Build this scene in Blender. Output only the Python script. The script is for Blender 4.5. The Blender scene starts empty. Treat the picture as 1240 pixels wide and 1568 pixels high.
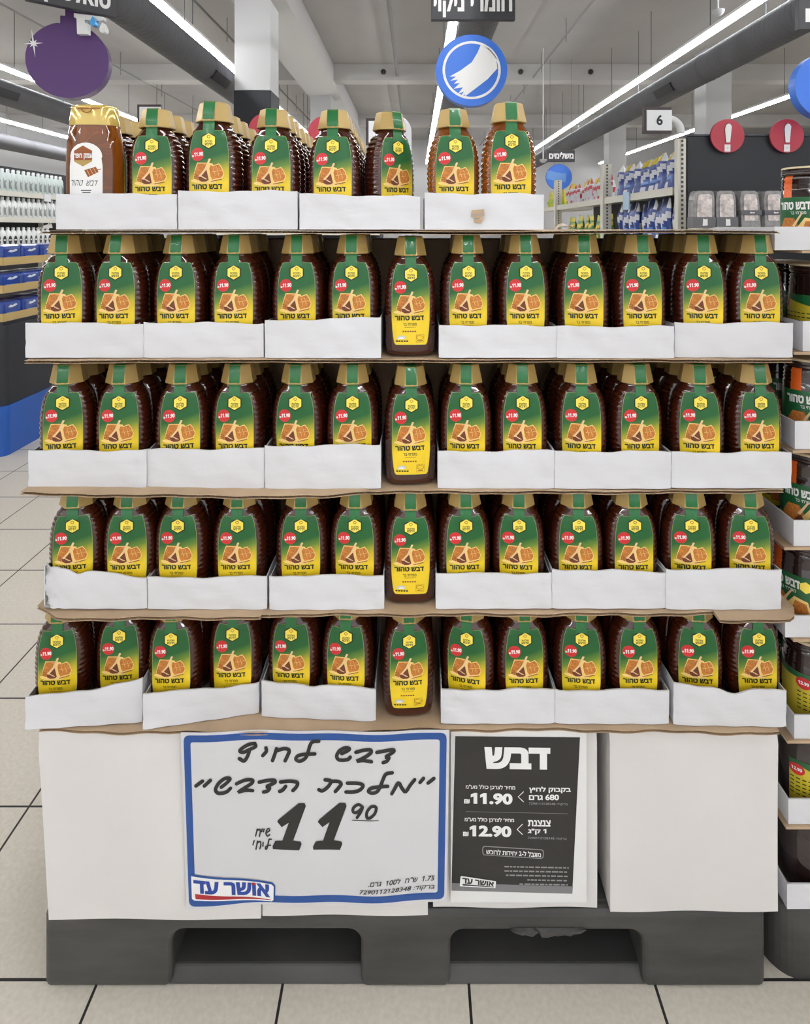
import bpy, bmesh, math, random
from mathutils import Vector, Matrix
from mathutils.geometry import tessellate_polygon, delaunay_2d_cdt
R = random.Random(7)
S = bpy.context.scene
COL = S.collection
# ---------------------------------------------------------------- camera
EYE = 1.27; F = 955.0; VX = 635.0; VY = 350.0
cam = bpy.data.objects.new('camera', bpy.data.cameras.new('camera')); COL.objects.link(cam)
cam.location = (0, 0, EYE); cam.rotation_euler = (math.pi/2, 0, 0)
cam.data.sensor_fit = 'HORIZONTAL'; cam.data.sensor_width = 36
cam.data.lens = F/1240*36
cam.data.shift_x = -(VX-620)/1240; cam.data.shift_y = -(784-VY)/1240
cam.data.clip_start = .02; cam.data.clip_end = 200
S.camera = cam
# ---------------------------------------------------------------- world, exposure, lamps' strength
W = bpy.data.worlds.new('world'); S.world = W; W.use_nodes = True
W.node_tree.nodes['Background'].inputs[0].default_value = (.97, .985, 1, 1)
W.node_tree.nodes['Background'].inputs[1].default_value = 1.2
S.view_settings.view_transform = 'Standard'; S.view_settings.look = 'None'
S.view_settings.exposure = 0.2; S.view_settings.gamma = 1
LAMP = 29.0
S.cycles.max_bounces = 8; S.cycles.transmission_bounces = 8; S.cycles.caustics_reflective = False; S.cycles.caustics_refractive = False

def P(px, py, Y): return Vector(((px-VX)*Y/F, Y, EYE-(py-VY)*Y/F))
def PX(px, Y): return (px-VX)*Y/F
def PZ(py, Y): return EYE-(py-VY)*Y/F

# ---------------------------------------------------------------- materials
MATS = {}
def mat(name, col, rough=.5, metal=0, spec=.5, noise=0, nscale=8, bump=0, bscale=40, emit=0, trans=0, coat=0, stretch=None, alpha=1, bdist=.004):
    if name in MATS: return MATS[name]
    m = bpy.data.materials.new(name); m.use_nodes = True; MATS[name] = m
    n = m.node_tree; b = n.nodes['Principled BSDF']; L = n.links.new
    c = tuple(col)+(1,)
    b.inputs['Base Color'].default_value = c; b.inputs['Roughness'].default_value = rough
    b.inputs['Metallic'].default_value = metal; b.inputs['Specular IOR Level'].default_value = spec
    b.inputs['Transmission Weight'].default_value = trans; b.inputs['Coat Weight'].default_value = coat
    b.inputs['Alpha'].default_value = alpha
    if emit:
        b.inputs['Emission Color'].default_value = c; b.inputs['Emission Strength'].default_value = emit
    if noise or bump:
        tc = n.nodes.new('ShaderNodeTexCoord'); mp = n.nodes.new('ShaderNodeMapping'); L(tc.outputs['Object'], mp.inputs[0])
        if stretch: mp.inputs['Scale'].default_value = stretch
    if noise:
        t = n.nodes.new('ShaderNodeTexNoise'); t.inputs['Scale'].default_value = nscale; t.inputs['Detail'].default_value = 5
        L(mp.outputs[0], t.inputs[0])
        r = n.nodes.new('ShaderNodeValToRGB'); L(t.outputs[0], r.inputs[0])
        r.color_ramp.elements[0].position = .3; r.color_ramp.elements[1].position = .7
        r.color_ramp.elements[0].color = tuple(x*(1-noise) for x in col)+(1,)
        r.color_ramp.elements[1].color = tuple(min(1, x*(1+noise*.6)) for x in col)+(1,)
        L(r.outputs[0], b.inputs['Base Color'])
    if bump:
        t = n.nodes.new('ShaderNodeTexNoise'); t.inputs['Scale'].default_value = bscale; t.inputs['Detail'].default_value = 4
        L(mp.outputs[0], t.inputs[0])
        bp = n.nodes.new('ShaderNodeBump'); bp.inputs['Strength'].default_value = bump; bp.inputs['Distance'].default_value = bdist
        L(t.outputs[0], bp.inputs['Height']); L(bp.outputs[0], b.inputs['Normal'])
    return m

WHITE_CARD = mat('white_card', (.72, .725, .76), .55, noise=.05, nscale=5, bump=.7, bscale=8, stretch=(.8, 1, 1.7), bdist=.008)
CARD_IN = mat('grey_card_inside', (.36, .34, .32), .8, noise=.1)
BROWN_CARD = mat('brown_card', (.50, .36, .23), .8, noise=.12, nscale=14, bump=.2, bscale=30)
CARTON_W = mat('carton_white', (.73, .71, .70), .6, noise=.06, nscale=3.5, bump=.5, bscale=6, bdist=.008)
HONEY = mat('honey_bottle_plastic', (.064, .011, .004), .10, spec=.6, coat=.6, trans=.2)
AMBER = mat('amber_backlit_honey_plastic', (.36, .095, .006), .06, spec=.6, coat=.5, trans=.6)  # the squeeze bottle's own amber; also paints light through two top-tier bottles
CAP = mat('gold_cap', (.42, .29, .10), .35, metal=.25, noise=.05, nscale=30)
CLEARCAP = mat('clear_gold_cap', (.62, .45, .12), .12, metal=.3, coat=.6)
SEAL = mat('green_seal', (.008, .15, .036), .32, noise=.12, nscale=60, coat=.3)
G_GREEN = (.004, .108, .021)
INK = mat('black_ink', (.012, .014, .012), .5)
YEL = mat('label_yellow', (.95, .77, .10), .4)
LRED = mat('label_red', (.62, .02, .025), .4)
WHT = mat('white_print', (.86, .86, .86), .45)
DKG = mat('label_dark_green', (.004, .014, .003), .5)
CREAM = mat('comb_cream', (.88, .62, .22), .5)
COMB = mat('comb_orange', (.58, .20, .03), .5, noise=.35, nscale=300)
COMBD = mat('comb_brown', (.30, .075, .012), .5)
TAN = mat('dipper_wood', (.80, .58, .30), .5)
DIPR = mat('dipper_head', (.16, .035, .012), .5)
LEDGE = mat('label_edge', (.30, .42, .12), .45)
GREYP = mat('grey_print', (.60, .62, .62), .5)

def label_material():
    m = bpy.data.materials.new('label_green_to_yellow'); m.use_nodes = True
    n = m.node_tree; b = n.nodes['Principled BSDF']; L = n.links.new
    tc = n.nodes.new('ShaderNodeTexCoord'); sp = n.nodes.new('ShaderNodeSeparateXYZ'); L(tc.outputs['Object'], sp.inputs[0])
    mu = n.nodes.new('ShaderNodeMath'); mu.operation = 'MULTIPLY'; mu.inputs[1].default_value = -.30; L(sp.outputs[0], mu.inputs[0])
    ad = n.nodes.new('ShaderNodeMath'); L(mu.outputs[0], ad.inputs[0]); L(sp.outputs[2], ad.inputs[1])
    mr = n.nodes.new('ShaderNodeMapRange'); mr.inputs[1].default_value = .058; mr.inputs[2].default_value = .128; L(ad.outputs[0], mr.inputs[0])
    r = n.nodes.new('ShaderNodeValToRGB'); L(mr.outputs[0], r.inputs[0]); e = r.color_ramp.elements
    e[0].position = .05; e[0].color = (.88, .63, .02, 1); e[1].position = .75; e[1].color = G_GREEN+(1,)
    k = e.new(.32); k.color = (.60, .46, .02, 1); k = e.new(.55); k.color = (.13, .24, .025, 1)
    L(r.outputs[0], b.inputs['Base Color']); b.inputs['Roughness'].default_value = .38; b.inputs['Coat Weight'].default_value = .08
    t = n.nodes.new('ShaderNodeTexNoise'); t.inputs['Scale'].default_value = 45; L(tc.outputs['Object'], t.inputs[0])
    bp = n.nodes.new('ShaderNodeBump'); bp.inputs['Strength'].default_value = .25; bp.inputs['Distance'].default_value = .002
    L(t.outputs[0], bp.inputs['Height']); L(bp.outputs[0], b.inputs['Normal'])
    return m
LABEL = label_material()

# ---------------------------------------------------------------- mesh helpers
def link(name, me, parent=None, loc=(0, 0, 0)):
    o = bpy.data.objects.new(name, me); COL.objects.link(o); o.location = loc
    if parent: o.parent = parent
    return o
def tag(o, label=None, cat=None, group=None, kind=None):
    if label: o['label'] = label
    if cat: o['category'] = cat
    if group: o['group'] = group
    if kind: o['kind'] = kind
    return o
def thing(name, label, cat, loc=(0, 0, 0), rz=0, group=None):
    o = bpy.data.objects.new(name, None); COL.objects.link(o); o.empty_display_size = .05
    o.location = loc; o.rotation_euler = (0, 0, rz)
    return tag(o, label, cat, group)

class MB:
    def __init__(s): s.v = []; s.f = []; s.m = []; s.sm = []
    def add(s, vs, fs, mi=0, smooth=False):
        b = len(s.v); s.v += [tuple(v) for v in vs]
        for f in fs: s.f.append([b+i for i in f]); s.m.append(mi); s.sm.append(smooth)
        return s
    def box(s, x0, x1, y0, y1, z0, z1, mi=0):
        vs = [(x, y, z) for z in (z0, z1) for y in (y0, y1) for x in (x0, x1)]
        return s.add(vs, [(0, 2, 3, 1), (4, 5, 7, 6), (0, 1, 5, 4), (1, 3, 7, 5), (3, 2, 6, 7), (2, 0, 4, 6)], mi)
    def grid(s, rows, mi=0, smooth=True, close=False, mfun=None):
        nr = len(rows); nc = len(rows[0]); b = len(s.v)
        for r in rows: s.v += [tuple(p) for p in r]
        for i in range(nr-1):
            for j in range(nc if close else nc-1):
                k = (j+1) % nc
                s.f.append([b+i*nc+j, b+i*nc+k, b+(i+1)*nc+k, b+(i+1)*nc+j])
                s.m.append(mfun(i, j) if mfun else mi); s.sm.append(smooth)
        return s
    def ngon(s, pts, mi=0): return s.add(pts, [list(range(len(pts)))], mi)
    def tube(s, pts, r, mi=0, n=8, caps=True):
        pts = [Vector(p) for p in pts]; rings = []
        for i, p in enumerate(pts):
            d = (pts[min(i+1, len(pts)-1)]-pts[max(i-1, 0)]).normalized()
            u = d.cross(Vector((0, 0, 1)) if abs(d.z) < .9 else Vector((1, 0, 0))).normalized(); w = d.cross(u)
            rings.append([p+u*math.cos(a)*r+w*math.sin(a)*r for a in [2*math.pi*k/n for k in range(n)]])
        s.grid(rings, mi, True, True)
        if caps: s.ngon(rings[0], mi); s.ngon(rings[-1][::-1], mi)
        return s
    def prism(s, poly, fn0, fn1, mi=0, mside=None):
        n = len(poly); a = [fn0(*p) for p in poly]; b = [fn1(*p) for p in poly]
        tri = tessellate_polygon([[Vector((p[0], p[1], 0)) for p in poly]])
        s.add(a, [list(t) for t in tri], mi); s.add(b, [list(t)[::-1] for t in tri], mi)
        s.add(a+b, [(i, n+i, n+(i+1) % n, (i+1) % n) for i in range(n)], mi if mside is None else mside)
        return s
    def mesh(s, name, mats, off=(0, 0, 0), fix=True):
        me = bpy.data.meshes.new(name)
        me.from_pydata([(x-off[0], y-off[1], z-off[2]) for x, y, z in s.v], [], s.f)
        for m in mats: me.materials.append(m)
        me.polygons.foreach_set('material_index', s.m); me.polygons.foreach_set('use_smooth', s.sm)
        if fix:
            bm = bmesh.new(); bm.from_mesh(me); bmesh.ops.recalc_face_normals(bm, faces=bm.faces); bm.to_mesh(me); bm.free()
        me.update(); return me
    def build(s, name, mats, parent=None, bevel=0, world=True, fix=True):
        if not isinstance(mats, (list, tuple)): mats = [mats]
        if parent is not None:
            off = parent.location if world else (0, 0, 0)
            if world and parent.parent: off = parent.parent.location+parent.location
            o = link(name, s.mesh(name, mats, off, fix), parent)
        else:
            xs, ys, zs = zip(*s.v); off = ((min(xs)+max(xs))/2, (min(ys)+max(ys))/2, min(zs))
            o = link(name, s.mesh(name, mats, off, fix), None, off)
        if bevel:
            b = o.modifiers.new('bevel', 'BEVEL'); b.width = bevel; b.segments = 2; b.limit_method = 'ANGLE'
        return o

def dup(root, loc, rz=0, label=None, group=None, scale=None):
    r = root.copy(); COL.objects.link(r); r.location = loc; r.rotation_euler = (0, 0, rz)
    if scale: r.scale = scale
    if label: r['label'] = label
    if group: r['group'] = group
    for ch in list(root.children):
        c = ch.copy(); COL.objects.link(c); c.parent = r
        for g in ch.children:
            d = g.copy(); COL.objects.link(d); d.parent = c
    return r
ORD = ['', 'first', 'second', 'third', 'fourth', 'fifth', 'sixth', 'seventh', 'eighth', 'ninth', 'tenth', 'eleventh', 'twelfth', 'thirteenth', 'fourteenth', 'fifteenth', 'sixteenth']

# ---------------------------------------------------------------- flat artwork (printing), drawn as thin layers
TXT = {}
def text_geo(s, bold=.0, shear=0, res=2):
    key = (s, bold, shear, res)
    if key in TXT: return TXT[key]
    c = bpy.data.curves.new('t', 'FONT'); c.body = s; c.resolution_u = res; c.shear = shear
    o = bpy.data.objects.new('t', c); cu = o.to_curve(bpy.context.evaluated_depsgraph_get()); cons = []
    for sp in cu.splines:
        bp = sp.bezier_points; n = len(bp); pts = []
        for k in range(n):
            a, b = bp[k], bp[(k+1) % n]; p0, p1, p2, p3 = (Vector(q[:2]) for q in (a.co, a.handle_right, b.handle_left, b.co))
            pts.append(p0); d = (p3-p0).length or 1
            if max(abs((p1-p0).cross(p3-p0)), abs((p2-p0).cross(p3-p0)))/d > .003:
                for q in range(1, res+2):
                    t = q/(res+2); pts.append(p0*(1-t)**3+p1*3*t*(1-t)**2+p2*3*t*t*(1-t)+p3*t**3)
        ys = [p.y for p in pts]; xs = [p.x for p in pts]
        if n == 4 and len(pts) == 4 and abs(max(ys)-.682) < .012 and abs(min(ys)) < .01 and max(xs)-min(xs) < .13+shear*.7:     # the figure one gets its flag
            xl = min(p.x for p in pts if p.y < .1); xr = max(p.x for p in pts if p.y < .1); k = shear
            pts = [Vector((x+k*y, y)) for x, y in ((xr, 0), (xr, .682), (xl+.015, .682), (xl-.15, .575), (xl-.15, .475), (xl, .56), (xl, 0))]
        out = []
        for p in pts:
            if not out or (p-out[-1]).length > 1e-4: out.append(p)
        if len(out) > 2 and (out[0]-out[-1]).length < 1e-4: out.pop()
        if len(out) > 2: cons.append(out)
    o.to_curve_clear(); bpy.data.objects.remove(o); bpy.data.curves.remove(c)
    area = lambda p: sum(p[k-1].cross(p[k]) for k in range(len(p)))/2
    def wind(pt, cs):
        w = 0
        for p in cs:
            for k in range(len(p)):
                a, b = p[k-1], p[k]
                if (a.y <= pt.y) != (b.y <= pt.y):
                    if (a.x+(pt.y-a.y)*(b.x-a.x)/(b.y-a.y)) > pt.x: w += 1 if b.y > a.y else -1
        return w
    fat = []
    for p in cons:
        sg = 1 if area(p) > 0 else -1
        hole = any(q is not p and area(q)*sg < 0 and abs(area(q)) > abs(area(p)) and all(wind(z, [q]) for z in p) for q in cons)
        og = -sg if hole else sg; r = bold; q = []
        for k in range(len(p)):
            d1 = (p[k]-p[k-1]).normalized(); d2 = (p[(k+1) % len(p)]-p[k]).normalized()
            n1 = Vector((d1.y, -d1.x))*og; n2 = Vector((d2.y, -d2.x))*og
            q.append(p[k]+(n1+n2)*min(2.0, 1/max(.35, 1+n1.dot(n2)))*r)
        fat.append(q)
    V = []; Ed = []
    for p in fat:
        b0 = len(V); V += p; Ed += [(b0+k, b0+(k+1) % len(p)) for k in range(len(p))]
    vo, eo, fo, _, _, _ = delaunay_2d_cdt(V, Ed, [], 0, 1e-5)
    vs = [(v.x, v.y) for v in vo]; fs = []
    boxes = [(min(v.x for v in p), max(v.x for v in p), p) for p in fat]
    for f in fo:
        cpt = (vo[f[0]]+vo[f[1]]+vo[f[2]])/3
        if wind(cpt, [p for a, b, p in boxes if a <= cpt.x <= b]): fs.append(list(f))
    x0 = min(v[0] for v in vs); x1 = max(v[0] for v in vs); y0 = min(v[1] for v in vs); y1 = max(v[1] for v in vs)
    r = ([((x-x0)/(x1-x0), (y-y0)/(y1-y0)) for x, y in vs], fs); TXT[key] = r
    return r
def heb(s):
    out = []; run = ''
    for ch in reversed(s):
        if ch.isdigit() or (ch == '.' and run): run = ch+run
        else:
            if run: out.append(run); run = ''
            out.append(ch)
    if run: out.append(run)
    return ''.join(out)
def smooth_line(pts, n=5):
    if len(pts) < 3: return pts
    out = []
    for i in range(len(pts)-1):
        p0 = pts[max(i-1, 0)]; p1 = pts[i]; p2 = pts[i+1]; p3 = pts[min(i+2, len(pts)-1)]
        for k in range(n):
            t = k/n; t2 = t*t; t3 = t2*t
            out.append(tuple(.5*((2*p1[a])+(-p0[a]+p2[a])*t+(2*p0[a]-5*p1[a]+4*p2[a]-p3[a])*t2+(-p0[a]+3*p1[a]-3*p2[a]+p3[a])*t3) for a in (0, 1)))
    return out+[pts[-1]]
class Art:
    """layers of flat shapes in picture units (x right, y down); mapped onto a surface by fn(x, y, layer)"""
    def __init__(s, tf=lambda x, y: (x, y), ws=1): s.items = []; s.tf = tf; s.ws = ws
    def poly(s, pts, m, layer, tf=True):
        if tf: pts = [s.tf(*p) for p in pts]
        tri = tessellate_polygon([[Vector((p[0], p[1], 0)) for p in pts]])
        s.items.append((pts, [list(t) for t in tri], m, layer)); return s
    def stroke(s, pts, w, m, layer, curve=True, cap=True):
        pts = [s.tf(*p) for p in pts]; w *= s.ws
        if curve: pts = smooth_line(pts)
        n = len(pts); L = []; Rr = []
        for i in range(n):
            a = pts[max(i-1, 0)]; b = pts[min(i+1, n-1)]; dx = b[0]-a[0]; dy = b[1]-a[1]; l = math.hypot(dx, dy) or 1
            nx, ny = -dy/l*w/2, dx/l*w/2
            L.append((pts[i][0]+nx, pts[i][1]+ny)); Rr.append((pts[i][0]-nx, pts[i][1]-ny))
        s.items.append((L+Rr, [[i, i+1, n+i+1, n+i] for i in range(n-1)], m, layer))
        if cap:
            for p in (pts if len(pts) < 4 else [pts[0], pts[-1]]): s.items.append(s._disc(p, w/2, w/2, 10, m, layer))
        return s
    def _disc(s, p, rx, ry, n, m, layer, rot=0):
        c, q = math.cos(rot), math.sin(rot); vs = []
        for k in range(n):
            a = 2*math.pi*k/n; x = rx*math.cos(a); y = ry*math.sin(a); vs.append((p[0]+x*c-y*q, p[1]+x*q+y*c))
        return (vs, [list(range(n))], m, layer)
    def ell(s, cx, cy, rx, ry, m, layer, n=24, rot=0):
        vs = s._disc((cx, cy), rx, ry, n, m, layer, rot)[0]; return s.poly(vs, m, layer)
    def text(s, string, quad, m, layer, bold=0, shear=0, res=2):
        """quad: TL, TR, BR, BL"""
        vs, fs = text_geo(string, bold, shear, res); q = [s.tf(*p) for p in quad]
        out = []
        for u, v in vs:
            out.append(tuple((q[3][a]*(1-u)+q[2][a]*u)*(1-v)+(q[0][a]*(1-u)+q[1][a]*u)*v for a in (0, 1)))
        s.items.append((out, fs, m, layer)); return s
    def rtext(s, string, x0, y0, x1, y1, m, layer, bold=0, shear=0, slope=0):
        return s.text(string, [(x0, y0), (x1, y0+slope*(x1-x0)), (x1, y1+slope*(x1-x0)), (x0, y1)], m, layer, bold, shear)
    def mb(s, fn):
        mats = []; b = MB()
        for vs, fs, m, layer in s.items:
            if m not in mats: mats.append(m)
            b.add([fn(x, y, layer) for x, y in vs], fs, mats.index(m))
        return b, mats
def art_on(A, name, surf, step, parent=None, zcuts=(), gap=.00025, world=False, xr=.1):
    """art in surface units, cut into strips every step and laid on the surface surf(x, z, lift)"""
    b, ms = A.mb(lambda x, z, l: (x, l, z)); me = b.mesh(name, ms, fix=False)
    bm = bmesh.new(); bm.from_mesh(me); xs = [v.co.x for v in bm.verts]
    for k in range(int(min(xs)/step)-1, int(max(xs)/step)+2): bmesh.ops.bisect_plane(bm, geom=bm.verts[:]+bm.edges[:]+bm.faces[:], plane_co=(k*step, 0, 0), plane_no=(1, 0, 0), dist=1e-7)
    for z in zcuts: bmesh.ops.bisect_plane(bm, geom=bm.verts[:]+bm.edges[:]+bm.faces[:], plane_co=(0, 0, z), plane_no=(0, 0, 1), dist=1e-7)
    off = parent.location if (parent is not None and world) else Vector((0, 0, 0))
    for v in bm.verts: v.co = Vector(surf(v.co.x, v.co.z, .0006+gap*v.co.y))-off
    bm.to_mesh(me); bm.free()
    return link(name, me, parent) if parent is not None else me
def round_quad(q, r, n=4):
    """quad TL,TR,BR,BL with rounded corners"""
    out = []
    for i in range(4):
        p = Vector(q[i]); a = (Vector(q[i-1])-p).normalized()*r; b = (Vector(q[(i+1) % 4])-p).normalized()*r
        for k in range(n+1):
            t = k/n; out.append(tuple((p+a)*(1-t)**2+p*2*t*(1-t)+(p+b)*t*t))
    return out

# ================================================================ the setting
CEIL = 4.75
def floor_material():
    m = bpy.data.materials.new('floor_tiles'); m.use_nodes = True
    n = m.node_tree; b = n.nodes['Principled BSDF']; L = n.links.new
    tc = n.nodes.new('ShaderNodeTexCoord'); sp = n.nodes.new('ShaderNodeSeparateXYZ'); L(tc.outputs['Object'], sp.inputs[0])
    outs = []
    for ax, off, size in ((0, .0907, .3126), (1, 1.0546, .3160)):
        a = n.nodes.new('ShaderNodeMath'); a.operation = 'SUBTRACT'; a.inputs[1].default_value = off-size*40; L(sp.outputs[ax], a.inputs[0])
        d = n.nodes.new('ShaderNodeMath'); d.operation = 'DIVIDE'; d.inputs[1].default_value = size; L(a.outputs[0], d.inputs[0])
        f = n.nodes.new('ShaderNodeMath'); f.operation = 'FRACT'; L(d.outputs[0], f.inputs[0])
        c = n.nodes.new('ShaderNodeMath'); c.operation = 'PINGPONG'; c.inputs[1].default_value = .5; L(f.outputs[0], c.inputs[0])
        l = n.nodes.new('ShaderNodeMath'); l.operation = 'LESS_THAN'; l.inputs[1].default_value = .0075; L(c.outputs[0], l.inputs[0])
        outs.append(l)
    mx = n.nodes.new('ShaderNodeMath'); mx.operation = 'MAXIMUM'; L(outs[0].outputs[0], mx.inputs[0]); L(outs[1].outputs[0], mx.inputs[1])
    t = n.nodes.new('ShaderNodeTexNoise'); t.inputs['Scale'].default_value = 120; t.inputs['Detail'].default_value = 6; L(tc.outputs['Object'], t.inputs[0])
    r = n.nodes.new('ShaderNodeValToRGB'); L(t.outputs[0], r.inputs[0])
    r.color_ramp.elements[0].position = .3; r.color_ramp.elements[0].color = (.70, .64, .545, 1)
    r.color_ramp.elements[1].position = .7; r.color_ramp.elements[1].color = (.80, .745, .65, 1)
    mi = n.nodes.new('ShaderNodeMix'); mi.data_type = 'RGBA'; L(mx.outputs[0], mi.inputs[0]); L(r.outputs[0], mi.inputs[6]); mi.inputs[7].default_value = (.03, .028, .026, 1)
    L(mi.outputs[2], b.inputs['Base Color']); b.inputs['Roughness'].default_value = .38
    return m
def struct(b, name, m, label, bevel=0):
    return tag(b.build(name, m, bevel=bevel), label, 'structure', kind='structure')
o = link('floor', MB().add([(-12.4, -7, 0), (16.0, -7, 0), (16.0, 24.5, 0), (-12.4, 24.5, 0)], [(0, 1, 2, 3)]).mesh('floor', [floor_material()])); tag(o, 'beige square floor tiles with dark joints', 'floor', kind='structure')
CEILM = mat('ceiling_paint', (.40, .388, .38), .85, noise=.05, nscale=1)
BEAMM = mat('beam_paint', (.52, .51, .50), .8)
WALLM = mat('wall_paint', (.50, .50, .51), .8)
PILW = mat('pillar_white', (.70, .70, .71), .6); PILG = mat('pillar_grey', (.40, .40, .40), .7)
CHAR = mat('charcoal_panel', (.017, .019, .026), .55)
DUCTM = mat('duct_fabric', (.115, .117, .127), .75, noise=.1, nscale=3)
def setk(o, name): o['label'] = name; return o
b = MB().box(-12.4, 16.0, -7, 24.5, CEIL, CEIL+.1); tag(b.build('ceiling', CEILM), 'grey concrete ceiling of the hall', 'ceiling', kind='structure')
tag(MB().box(-12.5, -12.4, -7, 24.5, 0, CEIL).build('wall_left', WALLM), 'pale wall far left behind the detergent shelf', 'wall', kind='structure')
tag(MB().box(16.0, 16.1, -7, 24.5, 0, CEIL).build('wall_right', WALLM), 'pale wall far right', 'wall', kind='structure')
tag(MB().box(-12.4, 16.0, 24.5, 24.6, 0, CEIL).build('wall_back', WALLM), 'pale far wall at the end of the hall', 'wall', kind='structure')
tag(MB().box(-2.45, -1.72, -7, 24.5, EYE+3.05, CEIL).build('trim_1', BEAMM), 'long white ceiling beam running away above the pillar', 'beam', kind='structure')
for i, yb in enumerate((4.5, 13.2, 19.0)):
    tag(MB().box(-12.4, 16.0, yb, yb+.4, CEIL-.34, CEIL).build('trim_%d' % (i+2), BEAMM), 'cross beam under the grey ceiling, %s from the front' % ORD[i+1], 'beam', kind='structure')
def pillar(x0, x1, y0, y1, zsplit, label, top=CEIL):
    t = thing('pillar', label, 'pillar', ((x0+x1)/2, (y0+y1)/2, 0), group='hall pillars'); t['kind'] = 'structure'
    MB().box(x0, x1, y0, y1, zsplit, top).build('pillar_shaft', PILW if zsplit > 0 else PILG, t, bevel=.01)
    if zsplit > 0: MB().box(x0-.01, x1+.01, y0-.01, y1+.01, 0, zsplit).build('pillar_cladding', CHAR, t, bevel=.01)
pillar(-2.40, -1.92, 8.3, 8.8, 3.11, 'white pillar with dark cladding behind the top tier of bottles', EYE+3.05)
pillar(-2.40, -1.92, 14.3, 14.8, 0, 'white pillar further back, right of the clad pillar', EYE+3.05)
pillar(5.6, 6.1, 12, 12.5, 0, 'pale pillar above the dark end panel on the right')
pillar(5.6, 6.1, 18, 18.5, 0, 'pale pillar far off above the blue bags')

# ---- ceiling lights, ducts, pipes
LIGHTM = mat('tube_light', (.975, .988, 1), .4, emit=LAMP)
HOUSE = mat('light_housing', (.70, .70, .70), .5)
LH = EYE+2.5
LW = {-2: 'second line of ceiling light left of the pillar, running into the distance', -1: 'long line of ceiling light running to the white pillar', 0: 'double tube line light under the hanging cleaning sign',
      1: 'long line of ceiling light crossing the top right', 2: 'line of ceiling light passing behind the red warning discs', -3: 'outermost left line of ceiling light above the detergent shelf'}
for k in (-2, -1, 0, 1, 2):
    x = .47+3.32*k+(-.25 if k == -2 else 0)
    t = thing('line_light', LW[k], 'ceiling light', (x, 10, LH), group='ceiling line lights')
    for sx in (-.028, .028): MB().tube([(x+sx, -6.5, LH), (x+sx, 24, LH)], .018, n=8).build('tube', LIGHTM, t)
    MB().box(x-.062, x+.062, -6.5, 24, LH+.025, LH+.06).build('housing', HOUSE, t)
    for y in range(2, 24, 2): MB().tube([(x, y, LH+.06), (x, y, CEIL)], .006, n=5).build('hanger', DUCTM, t)
x = -9.55; t = thing('line_light', LW[-3], 'ceiling light', (x, 10, EYE+2.5), group='ceiling line lights')
MB().box(x-.05, x+.05, -6.5, 24, EYE+2.48, EYE+2.53).build('tube', LIGHTM, t)
for y in range(4, 24, 4): MB().tube([(x, y, EYE+2.55), (x, y, CEIL)], .006, n=5).build('hanger', DUCTM, t)
MB().box(x-.06, x+.06, -6.5, 24, EYE+2.53, EYE+2.56).build('housing', HOUSE, t)
DW = {-3: 'outermost grey duct above the detergent shelf', -2: 'grey round fabric duct at the far left', -1: 'grey ribbed round duct above the purple bottle sign', 0: 'grey round duct above the cleaning sign', 1: 'grey round duct below the long light at top right'}
for k in (-3, -2, -1, 0, 1):
    x = {-3: -9.95, -2: -6.35, -1: -2.73, 0: .65, 1: 3.80}[k]; h = EYE+2.1; r = .19
    t = thing('air_duct', DW[k], 'duct', (x, 10, h), group='round air ducts')
    rows = []
    for i in range(0, 1501):
        y = -4+i*.018
        if y > 23.5: break
        rr = r-(.007 if i % 5 == 0 and y < 9 else 0)
        rows.append([(x+rr*math.cos(a), y, h+rr*math.sin(a)) for a in [2*math.pi*j/20 for j in range(20)]])
    MB().grid(rows, 0, True, True).build('duct_body', DUCTM, t)
    for y in range(3, 23, 4):
        MB().tube([(x+.145, y, h+r*.6), (x+.145, y, CEIL)], .005, n=5).build('hanger', DUCTM, t)
        MB().grid([[(x+(r+.006)*math.cos(a), yy, h+(r+.006)*math.sin(a)) for a in [2*math.pi*j/20 for j in range(20)]] for yy in (y+1, y+1.05)], 0, True, True).build('band', mat('duct_band', (.08, .08, .09), .6), t)
    if k in (1, -1, -2):
        y = {1: 9.1, -1: 8.3, -2: 9.4}[k]; a = {1: math.radians(209), -1: math.radians(-38), -2: math.radians(-18)}[k]
        c = Vector((x+(r+.004)*math.cos(a), y, h+(r+.004)*math.sin(a))); nn = Vector((math.cos(a), 0, math.sin(a)))*.015; tt = Vector((-math.sin(a), 0, math.cos(a)))*.065; yy = Vector((0, .3, 0))
        vs = [c+nn*q1+yy*q2+tt*q3 for q3 in (-1, 1) for q2 in (-1, 1) for q1 in (-1, 1)]
        MB().add(vs, [(0, 2, 3, 1), (4, 5, 7, 6), (0, 1, 5, 4), (1, 3, 7, 5), (3, 2, 6, 7), (2, 0, 4, 6)]).build('air_grille', mat('grille_dark', (.02, .02, .025), .5), t)
for px, w in ((587, 'left of the cleaning sign'), (797, 'just right of the cleaning sign'), (904, 'farther right of the cleaning sign')):
    c = P(px, 110, 13.19); rows = [[(c.x+.055*q*math.cos(a), 13.2-dy, c.z+.055*q*math.sin(a)) for a in [2*math.pi*j/12 for j in range(12)]] for q, dy in ((1, .0), (1, .03), (.6, .06), (.05, .065))]
    tag(MB().grid(rows, 0, True, True).build('ceiling_sensor', mat('sensor_dark', (.02, .02, .02), .5)), 'small dark sensor on the ceiling cross beam, '+w, 'sensor', 'sensors on the cross beam')
PIPEM = mat('pipe_grey', (.22, .215, .21), .6)
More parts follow.
